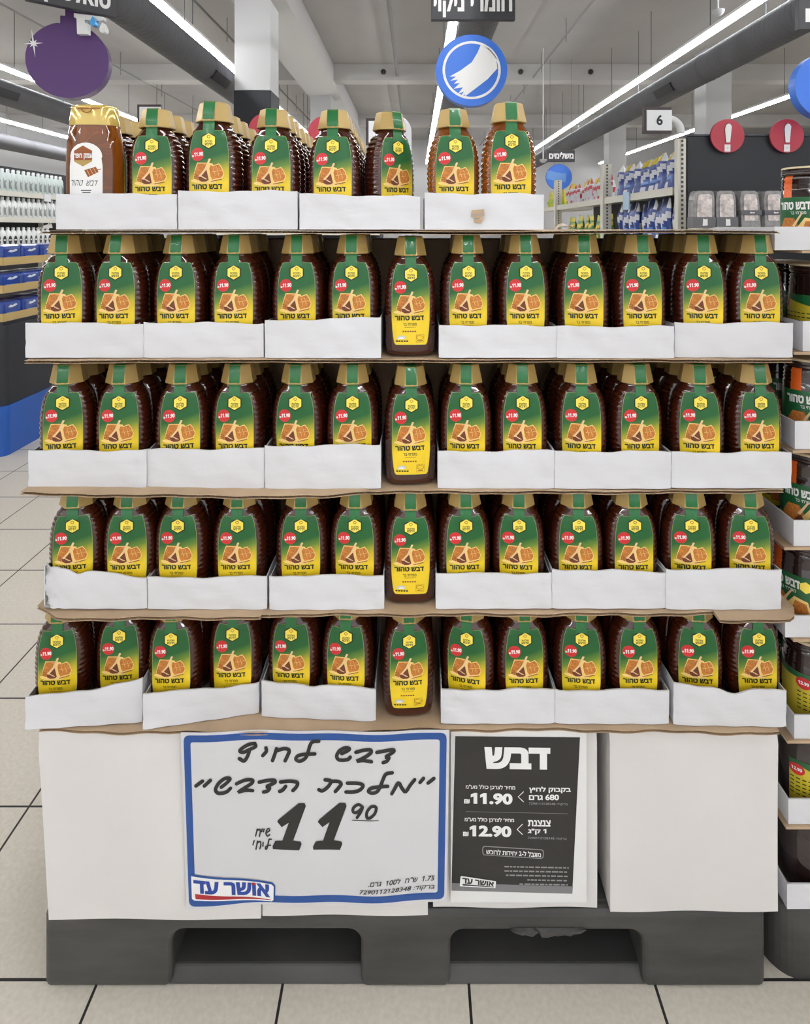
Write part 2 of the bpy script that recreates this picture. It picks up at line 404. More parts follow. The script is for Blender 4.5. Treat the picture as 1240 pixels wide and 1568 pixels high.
for i, (x, z, r, w) in enumerate(((-.37, EYE+3.25, .035, 'grey ceiling pipe in the middle above the beam end'), (2.5, EYE+3.2, .016, 'thin sprinkler pipe on the ceiling right of the cleaning sign'), (-3.1, EYE+3.2, .02, 'thin ceiling pipe beside the white pillar'),
                               (-5.8, EYE+3.15, .016, 'thin sprinkler pipe behind the purple bottle sign'))):
    t = thing('ceiling_pipe', w, 'pipe', (x, 10, z), group='ceiling pipes')
    MB().tube([(x, -4, z), (x, 24, z)], r, n=8).build('pipe_run', PIPEM, t)
    for y in range(2, 24, 2): MB().tube([(x, y+.3, z-.12 if r < .03 else z), (x, y+.3, CEIL)], .008 if r < .03 else .012, n=5).build('bracket', PIPEM, t)
for i, (x, y, w) in enumerate(((3.5, 7.2, 'small white camera dome under the long right light'), (2.47, 12.0, 'small white camera dome near the far supplements sign'))):
    z = EYE+2.52 if i == 0 else EYE+1.33; t = thing('security_camera', w, 'camera', (x, y, z), group='ceiling cameras')
    rows = [[(x+.07*math.sin(p)*math.cos(a), y+.07*math.sin(p)*math.sin(a), z-.07*math.cos(p)) for a in [2*math.pi*j/14 for j in range(14)]] for p in [.05, .5, 1, 1.4, 1.6]]
    MB().grid(rows, 0, True, True).build('dome', WALLM, t)
    MB().tube([(x, y, z), (x, y, CEIL)], .01, n=6).build('drop_rod', HOUSE, t)

# ================================================================ pallet, cartons, posters
PAL = mat('pallet_plastic', (.060, .058, .056), .5, noise=.45, nscale=11, bump=.5, bscale=25, stretch=(.35, 1, 1.5))
PY = 1.042; X0 = PX(67, PY); X1 = PX(1173, PY); PD = .80; PT = .131
t = thing('pallet', 'black plastic pallet under the big white cartons', 'pallet', ((X0+X1)/2, PY+PD/2, 0))
b = MB().box(X0+.002, X1-.002, PY+.012, PY+PD, PT-.03, PT); b.build('top_deck', PAL, t, bevel=.006)
wx = [(X0, PX(262, PY)), (PX(552, PY), PX(690, PY)), (PX(984, PY), X1)]
for a, c in wx:
    for y0, y1 in ((PY+.32, PY+.48), (PY+.64, PY+PD)):
        MB().box(a, c, y0, y1, 0, .098).build('foot_block', PAL, t, bevel=.012)
def arch(a, c, zt, r=.022, n=5):
    return [(a, 0)]+[(a+r-r*math.cos(q), zt-r+r*math.sin(q)) for q in [math.pi/2*k/n for k in range(n+1)]]+[(c-r+r*math.sin(q), zt-r+r*math.cos(q)) for q in [math.pi/2*k/n for k in range(n+1)]]+[(c, 0)]
ol = [(X0, 0)]+arch(wx[0][1], wx[1][0], PZ(1427, PY))+arch(wx[1][1], wx[2][0], PZ(1428, PY))+[(X1, 0), (X1, PT-.001), (X0, PT-.001)]
fr = MB().prism(ol, lambda x, z: (x, PY, z), lambda x, z: (x, PY+.16, z)).build('front_frame', PAL, t)
me_ = fr.data; bm_ = bmesh.new(); bm_.from_mesh(me_); bmesh.ops.remove_doubles(bm_, verts=bm_.verts, dist=1e-5); bmesh.ops.dissolve_limit(bm_, angle_limit=.02, verts=bm_.verts, edges=bm_.edges); bmesh.ops.recalc_face_normals(bm_, faces=bm_.faces); bm_.to_mesh(me_); bm_.free()
bv = fr.modifiers.new('bevel', 'BEVEL'); bv.width = .010; bv.segments = 3; bv.limit_method = 'ANGLE'; bv.angle_limit = .6
for a, c in ((wx[0][1], wx[1][0]), (wx[1][1], wx[2][0])):
    MB().prism([(PY+.004, .001), (PY+.018, .021), (PY+.15, .021), (PY+.15, .001)], lambda y, z: (a-.01, y, z), lambda y, z: (c+.01, y, z)).build('ramp_bar', PAL, t, bevel=.003)
    MB().box(a, c, PY+.66, PY+.70, 0, .098).build('rear_rail', PAL, t)
# torn lip over the right fork opening
rows = []
for i in range(15):
    px = 780+i*8.2; d = (0, 6, 9, 8, 11, 4, 12, 12, 9, 10, 8, 10, 7, 6, 0)[i]
    rows.append([P(px, 1421, PY-.001), P(px, 1424+d*.45, PY-.006), P(px+(i % 3)*2, 1424+d, PY-.003)])
MB().grid(rows, 0, False).build('torn_lip', PAL, t)

def carton(px0, px1, pyT, Y, depth, label, zT=.4365, zB=None, lean=0, crease=True):
    x0, x1 = PX(px0, Y), PX(px1, Y); zB = PT+.0005 if zB is None else zB
    t = thing('carton', label, 'box', ((x0+x1)/2, Y+depth/2, zB), group='white cartons on the pallet')
    nx, nz = 16, 12; rows = []
    ph = R.uniform(0, 6)
    for j in range(nz+1):
        v = j/nz; r = []
        for i in range(nx+1):
            u = i/nx; bul = .006*math.sin(math.pi*u)*math.sin(math.pi*v)+.0012*math.sin(9*u+ph+4*v)
            r.append((x0+(x1-x0)*u+lean*(v-.5)*(1-u), Y-bul+.006*(v > .99), zB+(zT-zB)*v))
        rows.append(r)
    bk = [[(x, Y+depth, z) for x, y, z in r] for r in rows]
    b = MB().grid(rows, 0, True)
    b.grid([rows[-1], bk[-1]], 0, False); b.grid([rows[0], bk[0]], 0, False)
    b.grid([[r[0] for r in rows], [r[0] for r in bk]], 0, False); b.grid([[r[-1] for r in rows], [r[-1] for r in bk]], 0, False)
    b.grid(bk, 0, False)
    b.build('carton_body', CARTON_W, t)
    # two top flaps meeting at a seam, lid edge a little raised
    ym = Y+depth/2
    for a, c in ((Y+.002, ym-.002), (ym+.002, Y+depth-.002)):
        MB().box(x0+.002, x1-.002, a, c, zT+.0002, zT+.003).build('flap', CARTON_W, t)
    return t
carton(66, 399, 1118, 1.028, .44, 'large white carton at the left, partly behind the blue bordered price sign', lean=-.02)
carton(402, 655, 1118, 1.034, .44, 'white carton hidden behind the blue bordered price sign')
carton(663, 914, 1118, 1.046, .44, 'white carton carrying the black honey price sheet')
carton(934, 1191, 1118, 1.040, .44, 'plain white carton at the right end of the pallet', lean=.0)

# ---- price sign with blue border
SIGNW = mat('sign_paper', (.66, .66, .69), .22, noise=.03, nscale=6, bump=.3, bscale=7, coat=.4, bdist=.003)
BLUE = mat('sign_blue', (.008, .072, .31), .25, coat=.3)
LOGOB = mat('logo_blue', (.02, .06, .33), .35)
LOGOR = mat('logo_red', (.42, .02, .03), .35)
MARK = mat('marker_black', (.018, .018, .018), .35)
YS = 1.0195
Q = [(277, 1121), (688, 1118), (684, 1381), (286, 1391)]
t = thing('price_sign', 'white laminated price sign with blue border and handwritten black lettering', 'price sign', P(480, 1387, YS))
def wav(x): return .0022*math.sin(x*.019)+.0012*math.sin(x*.05+1)
def sfn(base): return lambda x, y, l: (PX(x, base), base+wav(x)-l*.00025, PZ(y, base))
def insetq(q, d):
    c = Vector((sum(p[0] for p in q)/4, sum(p[1] for p in q)/4)); out = []
    for i in range(4):
        p = Vector(q[i]); out.append(tuple(p+((Vector(q[i-1])-p).normalized()+(Vector(q[(i+1) % 4])-p).normalized())*d))
    return out
def lerpq(q, u, v):
    return tuple((q[0][a]*(1-u)+q[1][a]*u)*(1-v)+(q[3][a]*(1-u)+q[2][a]*u)*v for a in (0, 1))
def sheet_rows(q, fn, layer, n=40, m=3): return [[fn(*lerpq(q, i/n, j/m), layer) for i in range(n+1)] for j in range(m+1)]
fn = sfn(YS)
b = MB(); b.grid(sheet_rows(Q, fn, 0), 0); b.grid(sheet_rows(Q, fn, -3), 0); b.build('sign_sheet', SIGNW, t)
# border as four rounded bars
q1 = insetq(Q, 4); q2 = insetq(Q, 14.5)
def ringmb(o_, i_, fn, layer, n=36):
    b = MB()
    for k in range(4):
        a0, a1 = o_[k], o_[(k+1) % 4]; c0, c1 = i_[k], i_[(k+1) % 4]; rows = [[], []]
        for j in range(n+1):
            u = j/n
            rows[0].append(fn(a0[0]+(a1[0]-a0[0])*u, a0[1]+(a1[1]-a0[1])*u, layer)); rows[1].append(fn(c0[0]+(c1[0]-c0[0])*u, c0[1]+(c1[1]-c0[1])*u, layer))
        b.grid(rows, 0, False)
    return b
def dense(pts, q, n=8):
    return pts
ro = round_quad(q1, 10, 5); ri = round_quad(q2, 4, 5); b = MB(); N = len(ro); rows = [[], []]
for k in range(N+1):
    a = ro[k % N]; c = ri[k % N]; a2 = ro[(k+1) % N]; c2 = ri[(k+1) % N]; steps = 30 if math.hypot(a2[0]-a[0], a2[1]-a[1]) > 60 else 1
    for j in range(steps):
        u = j/steps
        rows[0].append(fn(a[0]+(a2[0]-a[0])*u, a[1]+(a2[1]-a[1])*u, 1)); rows[1].append(fn(c[0]+(c2[0]-c[0])*u, c[1]+(c2[1]-c[1])*u, 1))
b.grid(rows, 0, False).build('blue_border', BLUE, t)

SGF = lambda x, y, l: (PX(x, YS), YS+wav(x)-l, PZ(y, YS))
A = Art(lambda x, y: (340+x/3.647, 1120+y/3.647)); w = 5.6
for pts in ([(865, 106), (905, 99), (952, 93), (957, 106), (915, 131), (932, 137), (920, 156), (900, 163)],
            [(748, 110), (790, 96), (828, 92), (832, 108), (805, 130), (770, 150), (755, 158), (790, 153), (835, 158)],
            [(668, 122), (700, 105), (712, 92), (690, 88), (655, 108), (640, 138), (655, 158), (700, 154), (716, 138)], None,
            [(540, 55), (505, 58), (490, 80), (480, 115), (465, 148), (435, 165), (412, 155), (424, 135), (460, 127), (518, 125)],
            [(303, 100), (292, 135), (280, 168)], [(303, 112), (345, 98), (374, 105), (366, 135), (352, 165)],
            [(243, 98), (245, 118), (225, 142)],
            [(180, 74), (150, 78), (115, 95), (98, 112), (115, 122), (150, 108), (184, 92), (180, 76)], [(152, 108), (142, 140), (122, 170), (95, 155)],
            None, [(1125, 262), (1105, 284)], [(1183, 262), (1150, 288)],
            [(948, 338), (965, 310), (985, 280), (1005, 312), (1025, 332), (1050, 298), (1075, 268)],
            [(950, 222), (915, 228), (898, 260), (885, 295), (865, 325), (835, 332), (818, 322), (835, 305), (875, 298), (925, 296)],
            [(700, 285), (760, 282), (788, 292), (770, 318), (735, 332), (692, 335)],
            [(575, 270), (608, 278), (590, 310), (560, 332), (540, 325)], [(608, 280), (645, 278), (665, 290), (650, 315), (632, 335)],
            None, [(325, 285), (380, 278), (420, 285), (415, 308), (395, 330)], [(355, 308), (337, 330), (320, 338)],
            [(205, 291), (250, 281), (288, 277), (293, 290), (248, 315), (264, 321), (252, 339), (230, 346)],
            [(80, 295), (125, 278), (165, 278), (165, 295), (130, 318), (90, 342), (125, 335), (168, 338)]):
    if pts is None: art_on(A, 'handwritten_word', SGF, 6, t, world=True); A.items = []
    else: A.stroke(pts, w, MARK, 1)
A.tf = lambda x, y: (260+x/2.952, 1100+y/2.952)
for pts in ([(234, 308), (258, 290), (272, 273), (250, 270), (222, 290), (208, 318), (222, 335), (255, 332), (274, 316)], [(150, 278), (120, 300)], [(185, 275), (158, 300)]): A.stroke(pts, w, MARK, 1)
art_on(A, 'handwritten_word', SGF, 6, t, world=True); A.items = []
A.tf = lambda x, y: (370+x/5.39, 1220+y/5.39)
one = [(470, 52), (520, 50), (530, 75), (425, 362), (488, 370), (495, 390), (475, 440), (255, 440), (252, 415), (275, 372), (335, 365), (388, 215), (330, 255), (292, 212), (300, 195)]
A.poly(one, MARK, 1); A.poly([(x+336, y-4) for x, y in one], MARK, 1)
A.stroke([(1000, 72), (965, 52), (925, 80), (920, 115), (950, 118), (990, 85), (1000, 70), (982, 115), (953, 160)], 4.6, MARK, 1)
A.stroke([(1100, 62), (1070, 65), (1035, 110), (1035, 155), (1060, 158), (1100, 120), (1112, 75), (1098, 60)], 4.6, MARK, 1)
A.stroke([(912, 185), (1130, 178)], 1.0, MARK, 1, False)
for pts in ([(125, 280), (112, 336)], [(123, 295), (143, 281), (150, 300), (143, 340)], [(166, 278), (160, 300)], [(182, 278), (176, 300)], [(205, 305), (228, 288), (220, 272), (205, 285), (198, 315), (210, 335), (230, 322)],
            [(100, 374), (90, 408)], [(127, 380), (115, 445)], [(125, 396), (148, 382), (155, 405), (147, 442)], [(175, 388), (172, 420)], [(242, 360), (224, 362), (215, 400), (206, 438), (193, 442), (200, 420), (236, 408)]): A.stroke(pts, 2.2, MARK, 1)
art_on(A, 'price_figure', SGF, 6, t, world=True); A.items = []
A.tf = lambda x, y: (540+x/8.267, 1320+y/8.267)
A.text('.םרג  100ל  ח"ש  1.75', [(195, 216), (1038, 162), (1038, 232), (195, 286)], MARK, 1, .012, .25)
A.text('7290112128348 :דוקרב', [(85, 334), (1036, 280), (1036, 350), (85, 402)], MARK, 1, .012, .25)
art_on(A, 'small_print', SGF, 6, t, world=True)
A = Art(lambda x, y: (270+x/7.294, 1320+y/7.294))
A.poly([(166, 118), (1070, 240), (1102, 272), (1100, 452), (180, 428)], BLUE, 2)
A.poly([(172, 140), (1062, 258), (1086, 282), (1082, 432), (1062, 448), (205, 408), (180, 390)], WHT, 3)
A.text('דע רשוא', [(196, 178), (1042, 262), (1048, 405), (200, 322)], LOGOB, 4, .045)
A.poly([(840, 238), (878, 242), (876, 268), (838, 262)], LOGOR, 5)
A.poly([(216, 334), (1055, 428), (1050, 434), (222, 392)], LOGOR, 4)
art_on(A, 'store_logo', SGF, 4, t, world=True)

# ---- black honey price sheet
BLK = mat('poster_black', (.020, .019, .020), .35, noise=.12, nscale=9, coat=.15, bump=.25, bscale=6)
PGR = mat('poster_grey', (.20, .20, .21), .35)
PDIM = mat('poster_dim_print', (.30, .30, .30), .4)
YB = 1.036
t = thing('price_poster', 'black honey price sheet in a white paper margin, right of the blue bordered sign', 'poster', P(795, 1385, YB))
fb = lambda x, y, l: (PX(x, YB), YB-l*.00025, PZ(y, YB))
b = MB().box(PX(690, YB), PX(898, YB), YB+.0003, YB+.0012, PZ(1382, YB), PZ(1119, YB)); b.build('paper', mat('poster_paper', (.80, .80, .80), .3, coat=.3), t)
A = Art(lambda x, y: (650+x/4.133, 1100+y/4.133))
A.poly([(194, 112), (983, 120), (934, 1108), (170, 1088)], BLK, 1)
A.poly([(172, 1040), (938, 1062), (934, 1108), (170, 1088)], PGR, 2)
A.rtext('שבד', 378, 180, 795, 318, WHT, 2, .055, slope=.012)
for dy, big, l1, l2, dx in ((0, '11.90', 'בקבוק לחיץ', '680 גרם', 0), (206, '12.90', 'צנצנת', '1 ק"ג', -7)):
    A.rtext(heb('מחיר לצרכן כולל מע"מ'), 260+dx, 417+dy, 573+dx, 450+dy, WHT, 2, .02, slope=.02)
    A.rtext(big, 292+dx, 468+dy, 556+dx, 540+dy, WHT, 2, .05, slope=.025)
    A.rtext('₪', 250+dx, 510+dy, 285+dx, 537+dy, WHT, 2, .03)
    A.stroke([(625+dx, 463+dy), (592+dx, 495+dy), (625+dx, 526+dy)], 1.3, WHT, 2, False)
    A.rtext(heb(l1), 660+dx, 430+dy-(0 if dy == 0 else -6), (925 if dy == 0 else 797), 470+dy-(0 if dy == 0 else -6), WHT, 2, .035, slope=.01)
    k_ = 0 if dy == 0 else 12; A.rtext(heb(l2), 660+dx, 478+dy+k_, (850 if dy == 0 else 770), 516+dy+k_, WHT, 2, .035, slope=.01)
    A.rtext(heb('ברקוד: 7290112128348'), 660+dx, 530+dy+k_, 905+dx, 548+dy+k_, PDIM, 2, .01, slope=.02)
A.stroke([(262, 588), (905, 602)], .5, PDIM, 2, False)
rq = [(365, 804), (755, 828), (752, 888), (365, 864)]; A.poly(round_quad(rq, 20), PDIM, 2); A.poly(round_quad(insetq(rq, 5), 17), BLK, 3)
A.text(heb('מוגבל ל-2 יחידות לרוכש'), [(390, 822), (735, 842), (735, 876), (390, 856)], WHT, 4, .02)
for k, (xa, xb) in enumerate(((505, 912), (505, 910), (515, 908), (650, 906), (600, 905))):
    x = xa
    while x < xb-8:
        q = min(xb, x+R.uniform(14, 40)); y = 932+k*27+(x-500)*.02
        A.poly([(x, y), (q, y+.4), (q, y+9), (x, y+8.6)], PDIM, 2); x = q+R.uniform(5, 9)
lq = [(228, 994), (452, 1028), (448, 1072), (222, 1060)]; A.poly(round_quad(lq, 6), WHT, 3)
A.text('דע רשוא', [(238, 1004), (440, 1032), (438, 1060), (238, 1040)], BLK, 4, .04); A.poly([(240, 1044), (438, 1062), (438, 1065), (240, 1054)], BLK, 4)
b, ms = A.mb(fb); b.build('printing', ms, t, fix=False)

# ================================================================ honey bottle
PROF = [(0, .034, .0195, 3.2), (.002, .0385, .0235, 3.2), (.006, .0412, .0252, 3.2), (.02, .0428, .0262, 3.2), (.06, .0445, .0266, 3.2), (.09, .0450, .0266, 3.2), (.115, .0440, .0264, 3.2), (.132, .0415, .0262, 3.1),
        (.145, .0378, .0258, 2.9), (.154, .0335, .0250, 2.6), (.1605, .0288, .0240, 2.2), (.165, .0252, .0232, 2.0), (.170, .0235, .0225, 2.0)]
def prof(z):
    z = max(0, min(PROF[-1][0], z))
    for a, c in zip(PROF, PROF[1:]):
        if z <= c[0]:
            t = (z-a[0])/(c[0]-a[0]); return tuple(a[i]+(c[i]-a[i])*t for i in (1, 2, 3))
def front(x, z):
    w, d, n = prof(z); q = min(.995, abs(x)/w); return -d*(1-q**n)**(1/n)
def bottle_body():
    b = MB(); rows = []; NS = 48
    zs = [0, .0008, .002, .004, .006, .010, .015]+[.020+i*.0017 for i in range(int((.170-.020)/.0017)+1)]+[.1705]
    for z in zs:
        w, d, n = prof(z); r = []
        for k in range(NS):
            a = 2*math.pi*k/NS; c, s = math.cos(a), math.sin(a)
            x = w*math.copysign(abs(c)**(2/n), c); y = d*math.copysign(abs(s)**(2/n), s)
            fl = max(0, min(1, (abs(x)/w-.74)/.18))
            if .03 < z < .162:
                e = min(1, (z-.03)/.015, (.162-z)/.006); g = fl*e*.0011*math.cos(2*math.pi*z/.0088)
                x -= math.copysign(g+fl*e*.0008, x); y *= 1-(g*10)
            r.append((x, y, z))
        rows.append(r)
    b.grid(rows, 0, True, True); b.ngon(rows[0]); b.ngon(rows[-1]); return b
def octa_cap(r0, r1, z0, z1):
    b = MB(); rows = []
    for z, r in ((z0, r0*.99), (z0+.0012, r0), (z1-.0022, r1), (z1-.0006, r1*.965), (z1, r1*.92)):
        rows.append([(r/math.cos(math.pi/8)*math.cos(math.pi/8+k*math.pi/4), r/math.cos(math.pi/8)*math.sin(math.pi/8+k*math.pi/4), z) for k in range(8)])
    b.grid(rows, 0, False, True); b.ngon(rows[0]); b.ngon(rows[-1]); return b
def seal_strip():
    b = MB(); path = []
    for i in range(7): z = .148+i*.003; path.append((front(0, z)-.0012, z))
    path += [(-.0268, .1685), (-.0279, .1715), (-.0255, .184), (-.0224, .1978), (-.0205, .2004), (-.012, .2006), (0, .2006), (.012, .2006), (.0205, .2004), (.0228, .1965), (.024, .190)]
    rows = []
    for y, z in path:
        rows.append([(x, y+(.0004*math.sin(x*600+z*300) if z < .195 else 0), z+(.0003 if z > .2 else 0)) for x in (-.0093, -.0055, -.002, .002, .0055, .0093)])
    b.grid(rows, 0, True); b.grid([[(x, y+.0004, z-.0003) for x, y, z in r] for r in rows], 0, True); return b
SC = .2/190
def label_art(bend=True):
    A = Art(lambda x, y: ((x-631)*SC, (747-y)*SC), SC)
    out = [(-21, 601.2), (21, 601.2), (23.5, 603), (27, 613), (29.3, 627), (30.6, 645), (31, 665), (31, 690), (30, 705), (28.8, 716), (27, 726), (24.5, 729.2), (-24.5, 729.2), (-27, 726), (-28.8, 716), (-30, 705), (-31, 690), (-31, 665), (-30.6, 645), (-29.3, 627), (-27, 613), (-23.5, 603)]
    A.poly([(631+x, y) for x, y in out], LEDGE, 0)
    A.poly([(631+x*.982, 665+(y-665)*.993) for x, y in out], LABEL, 1)
    hx = lambda r: [(631.5+r*math.sin(k*math.pi/3), 617.0-r*math.cos(k*math.pi/3)) for k in range(6)]
    A.poly(hx(13.2), DKG, 2); A.poly(hx(11.2), YEL, 3)
    A.rtext('תכלמ', 625.6, 616.3, 637.4, 619.8, DKG, 4, .03); A.rtext('שבדה', 625.6, 620.6, 637.4, 624.1, DKG, 4, .03)
    A.stroke([(631.5, 613.5), (629, 611), (631.5, 608.8), (634, 611), (631.5, 613.5)], .8, COMBD, 4)
    A.ell(614.2, 637.5, 10, 10, LRED, 2, 28)
    A.text('11.90', [(609, 634.6), (623, 633.6), (623, 640), (609, 641)], WHT, 3, .05); A.rtext('₪', 605.4, 638.6, 608.4, 641.4, WHT, 3, .03)
    A.tf = lambda x, y: ((590+x/14.25-631)*SC, (747-640-y/14.25)*SC)
    A.ell(475, 545, 285, 52, CREAM, 2, 24, .06)
    A.poly([(340, 142), (560, 148), (600, 300), (480, 540), (330, 535), (245, 480), (262, 395), (298, 262)], CREAM, 3)
    A.poly([(352, 160), (552, 166), (570, 290), (440, 520), (350, 515), (258, 470), (276, 395), (312, 265)], COMB, 4)
    for y in (395, 440, 478): A.stroke([(262, y), (360, y+22)], .9, COMBD, 5, False, False)
    A.poly([(545, 245), (600, 150), (685, 168), (700, 205), (820, 160), (880, 240), (930, 382), (885, 490), (640, 548), (575, 470)], CREAM, 5)
    A.poly([(612, 270), (640, 200), (700, 222), (815, 182), (868, 250), (915, 380), (872, 462), (680, 505), (640, 440)], COMB, 6)
    for a, c in (((700, 260), (740, 430)), ((770, 225), (820, 430)), ((660, 345), (890, 310))): A.stroke([a, c], .45, CREAM, 7, False, False)
    A.poly([(640, 545), (885, 488), (880, 512), (660, 556)], COMBD, 7)
    A.poly([(528, 285), (560, 330), (600, 515), (545, 548), (450, 552), (385, 520), (370, 440), (440, 370)], DIPR, 8)
    for k in range(4): A.stroke([(392+k*32, 440+k*22-30), (470+k*30, 480+k*16-30)], 1.0, TAN, 9, False, False)
    A.poly([(605, 58), (650, 66), (548, 300), (505, 285)], TAN, 9)
    A.poly([(505, 285), (548, 300), (420, 450), (375, 440)], TAN, 9)
    A.rtext('רוהט שבד', 215, 607, 890, 718, DKG, 3, .045, slope=-.008)
    A.rtext('רב יחרפמ', 405, 772, 718, 832, DKG, 3, .01)
    A.stroke([(440, 872), (700, 868)], .55, COMBD, 3, False, False)
    for k in range(6): A.stroke([(395+k*55, 965), (432+k*55, 962)], 2.0, COMBD, 3, False, False)
    A.poly([(245, 1138), (300, 1070), (370, 1052), (440, 1068), (480, 1132)], GREYP, 3); A.poly([(280, 1138), (330, 1098), (390, 1092), (440, 1135)], WHT, 4)
    for k in range(5): A.stroke([(240+k*60, 1186), (284+k*60, 1183)], 2.2, DKG, 3, False, False)
    for q in ([(712, 1048), (892, 1042), (888, 1208), (708, 1214), (712, 1048)],): A.stroke(q, .5, COMBD, 3, False, False)
    A.stroke([(720+80*(1+math.cos(k*math.pi/6)), 1105+42*math.sin(k*math.pi/6)) for k in range(13)], .6, COMBD, 3, False, False); A.stroke([(740, 1180), (860, 1176)], 1.2, COMBD, 3, False, False)
    return art_on(A, 'label', lambda x, z, l: (x, front(x, z)-l, z), .005, None, [.02, .04, .06, .08, .1, .115, .125, .132, .137, .141, .145, .149, .152], gap=.00016)
BODY = bottle_body().mesh('body', [HONEY]); BODY_LIT = bottle_body().mesh('body', [AMBER])  # second body in brighter amber, standing in for light shining from behind
CAPM = octa_cap(.0278, .0222, .1682, .2).mesh('cap', [CAP]); SEALM = seal_strip().mesh('seal_strip', [SEAL]); LABM = label_art()
def make_bottle(body):
    t = thing('honey_bottle', '', 'honey bottle')
    link('body', body, t); link('cap', CAPM, t); link('seal_strip', SEALM, t); link('label', LABM, t)
    return t
proto = {'d': make_bottle(BODY), 'a': make_bottle(BODY_LIT)}; used = {}
def bottle(loc, rz, label, group, kind='d', s=(1, 1, 1)):
    p = proto[kind]
    if kind not in used:
        used[kind] = 1; p.location = loc; p.rotation_euler = (0, 0, rz); p.scale = s; p['label'] = label; p['group'] = group; return p
    return dup(p, loc, rz, label, group, s)

# ================================================================ the tiers
Z = {1: 1.268, 2: 1.055, 3: .840, 4: .6455, 5: .446}     # top surface of the cardboard sheet under each tier
SCL = {1: 1.0, 2: 1.0, 3: .985, 4: .93, 5: .945}
TIER = {1: 'top tier', 2: 'second tier', 3: 'third tier', 4: 'fourth tier', 5: 'bottom tier'}
TRAYF = {1: 1.036, 2: 1.036, 3: 1.030, 4: 1.022, 5: 1.036}
def sheet(x0, x1, yf, yb, z, label, wob=.004, ends=(0, 0), sag=0, name='cardboard_sheet', rag=.002, th=.005):
    t = thing(name, label, 'cardboard sheet', ((x0+x1)/2, (yf+yb)/2, z-th), group='cardboard sheets between the tiers')
    n = max(8, int((x1-x0)/.012)); ph = R.uniform(0, 9)
    def edge(u):
        x = x0+(x1-x0)*u
        return yf+wob*math.sin(x*7+ph)+rag*math.sin(x*31+ph*2)+rag*.7*math.sin(x*83+ph)+ends[0]*max(0, 1-u*8)+ends[1]*max(0, 1-(1-u)*8)
    def zz(u, v):
        x = x0+(x1-x0)*u; return z-sag*(1-v)*(math.sin(x*9+ph)*.5+.5)
    for nm, dz in (('top_liner', 0), ('bottom_liner', -th+.0006)):
        rows = []
        for v in (0, .03, .2, 1):
            rows.append([(x0+(x1-x0)*i/n, edge(i/n)*(1-v)+yb*v, zz(i/n, v)+dz) for i in range(n+1)])
        b = MB().grid(rows, 0, False); b.grid([[(x, y, q-.0006) for x, y, q in r] for r in rows], 0, False)
        b.grid([rows[0], [(x, y, q-.0006) for x, y, q in rows[0]]], 0, False)
        b.build(nm, BROWN_CARD, t)
    m = int((x1-x0)/.0072)*6; rows = []
    for v in (0.004, .05):
        r = []
        for i in range(m+1):
            u = i/m; x = x0+(x1-x0)*u
            r.append((x, edge(u)*(1-v)+yb*v+.0008, zz(u, v)-th/2-.0003+(th/2-.0009)*math.sin(2*math.pi*i/6)))
        rows.append(r)
    MB().grid(rows, 0, True).build('fluting', BROWN_CARD, t)
DEEP = 1.40
sheet(PX(62, 1.03), PX(640, 1.03), 1.028, DEEP, Z[1], 'brown corrugated sheet under the left trays of the top tier', sag=.002)
sheet(PX(641, 1.03), PX(1192, 1.03), 1.026, DEEP, Z[1], 'brown corrugated sheet under the right end of the top tier', sag=.003, rag=.003)
sheet(PX(40, 1.03), PX(600, 1.03), 1.026, DEEP, Z[2], 'brown corrugated sheet under the left half of the second tier', sag=.002)
sheet(PX(601, 1.03), PX(1212, 1.03), 1.028, DEEP, Z[2], 'brown corrugated sheet under the right half of the second tier', sag=.002)
sheet(PX(27, 1.004), PX(560, 1.004), 1.002, DEEP, Z[3]+.004, 'wide brown corrugated sheet jutting out under the left of the third tier', ends=(.01, .018), wob=.002, sag=.004)
sheet(PX(561, 1.03), PX(1200, 1.03), 1.026, DEEP, Z[3], 'brown corrugated sheet under the right half of the third tier', sag=.002)
sheet(PX(40, 1.008), PX(400, 1.008), 1.006, DEEP, Z[4]+.0, 'brown corrugated sheet jutting out under the left of the fourth tier', ends=(.03, 0), wob=.002, sag=.003)
sheet(PX(401, 1.012), PX(1094, 1.012), 1.014, DEEP, Z[4], 'brown corrugated sheet under the middle of the fourth tier', wob=.002, sag=.002)
sheet(PX(1095, 1.012), PX(1226, 1.012), .998, DEEP, Z[4], 'short brown corrugated sheet jutting out under the right end of the fourth tier', wob=.001, ends=(0, .03), sag=.002)
sheet(PX(60, 1.03), PX(1190, 1.03), 1.026, DEEP, Z[5]-.0005, 'brown corrugated sheet lying on the white cartons under the bottom tier', sag=.001)

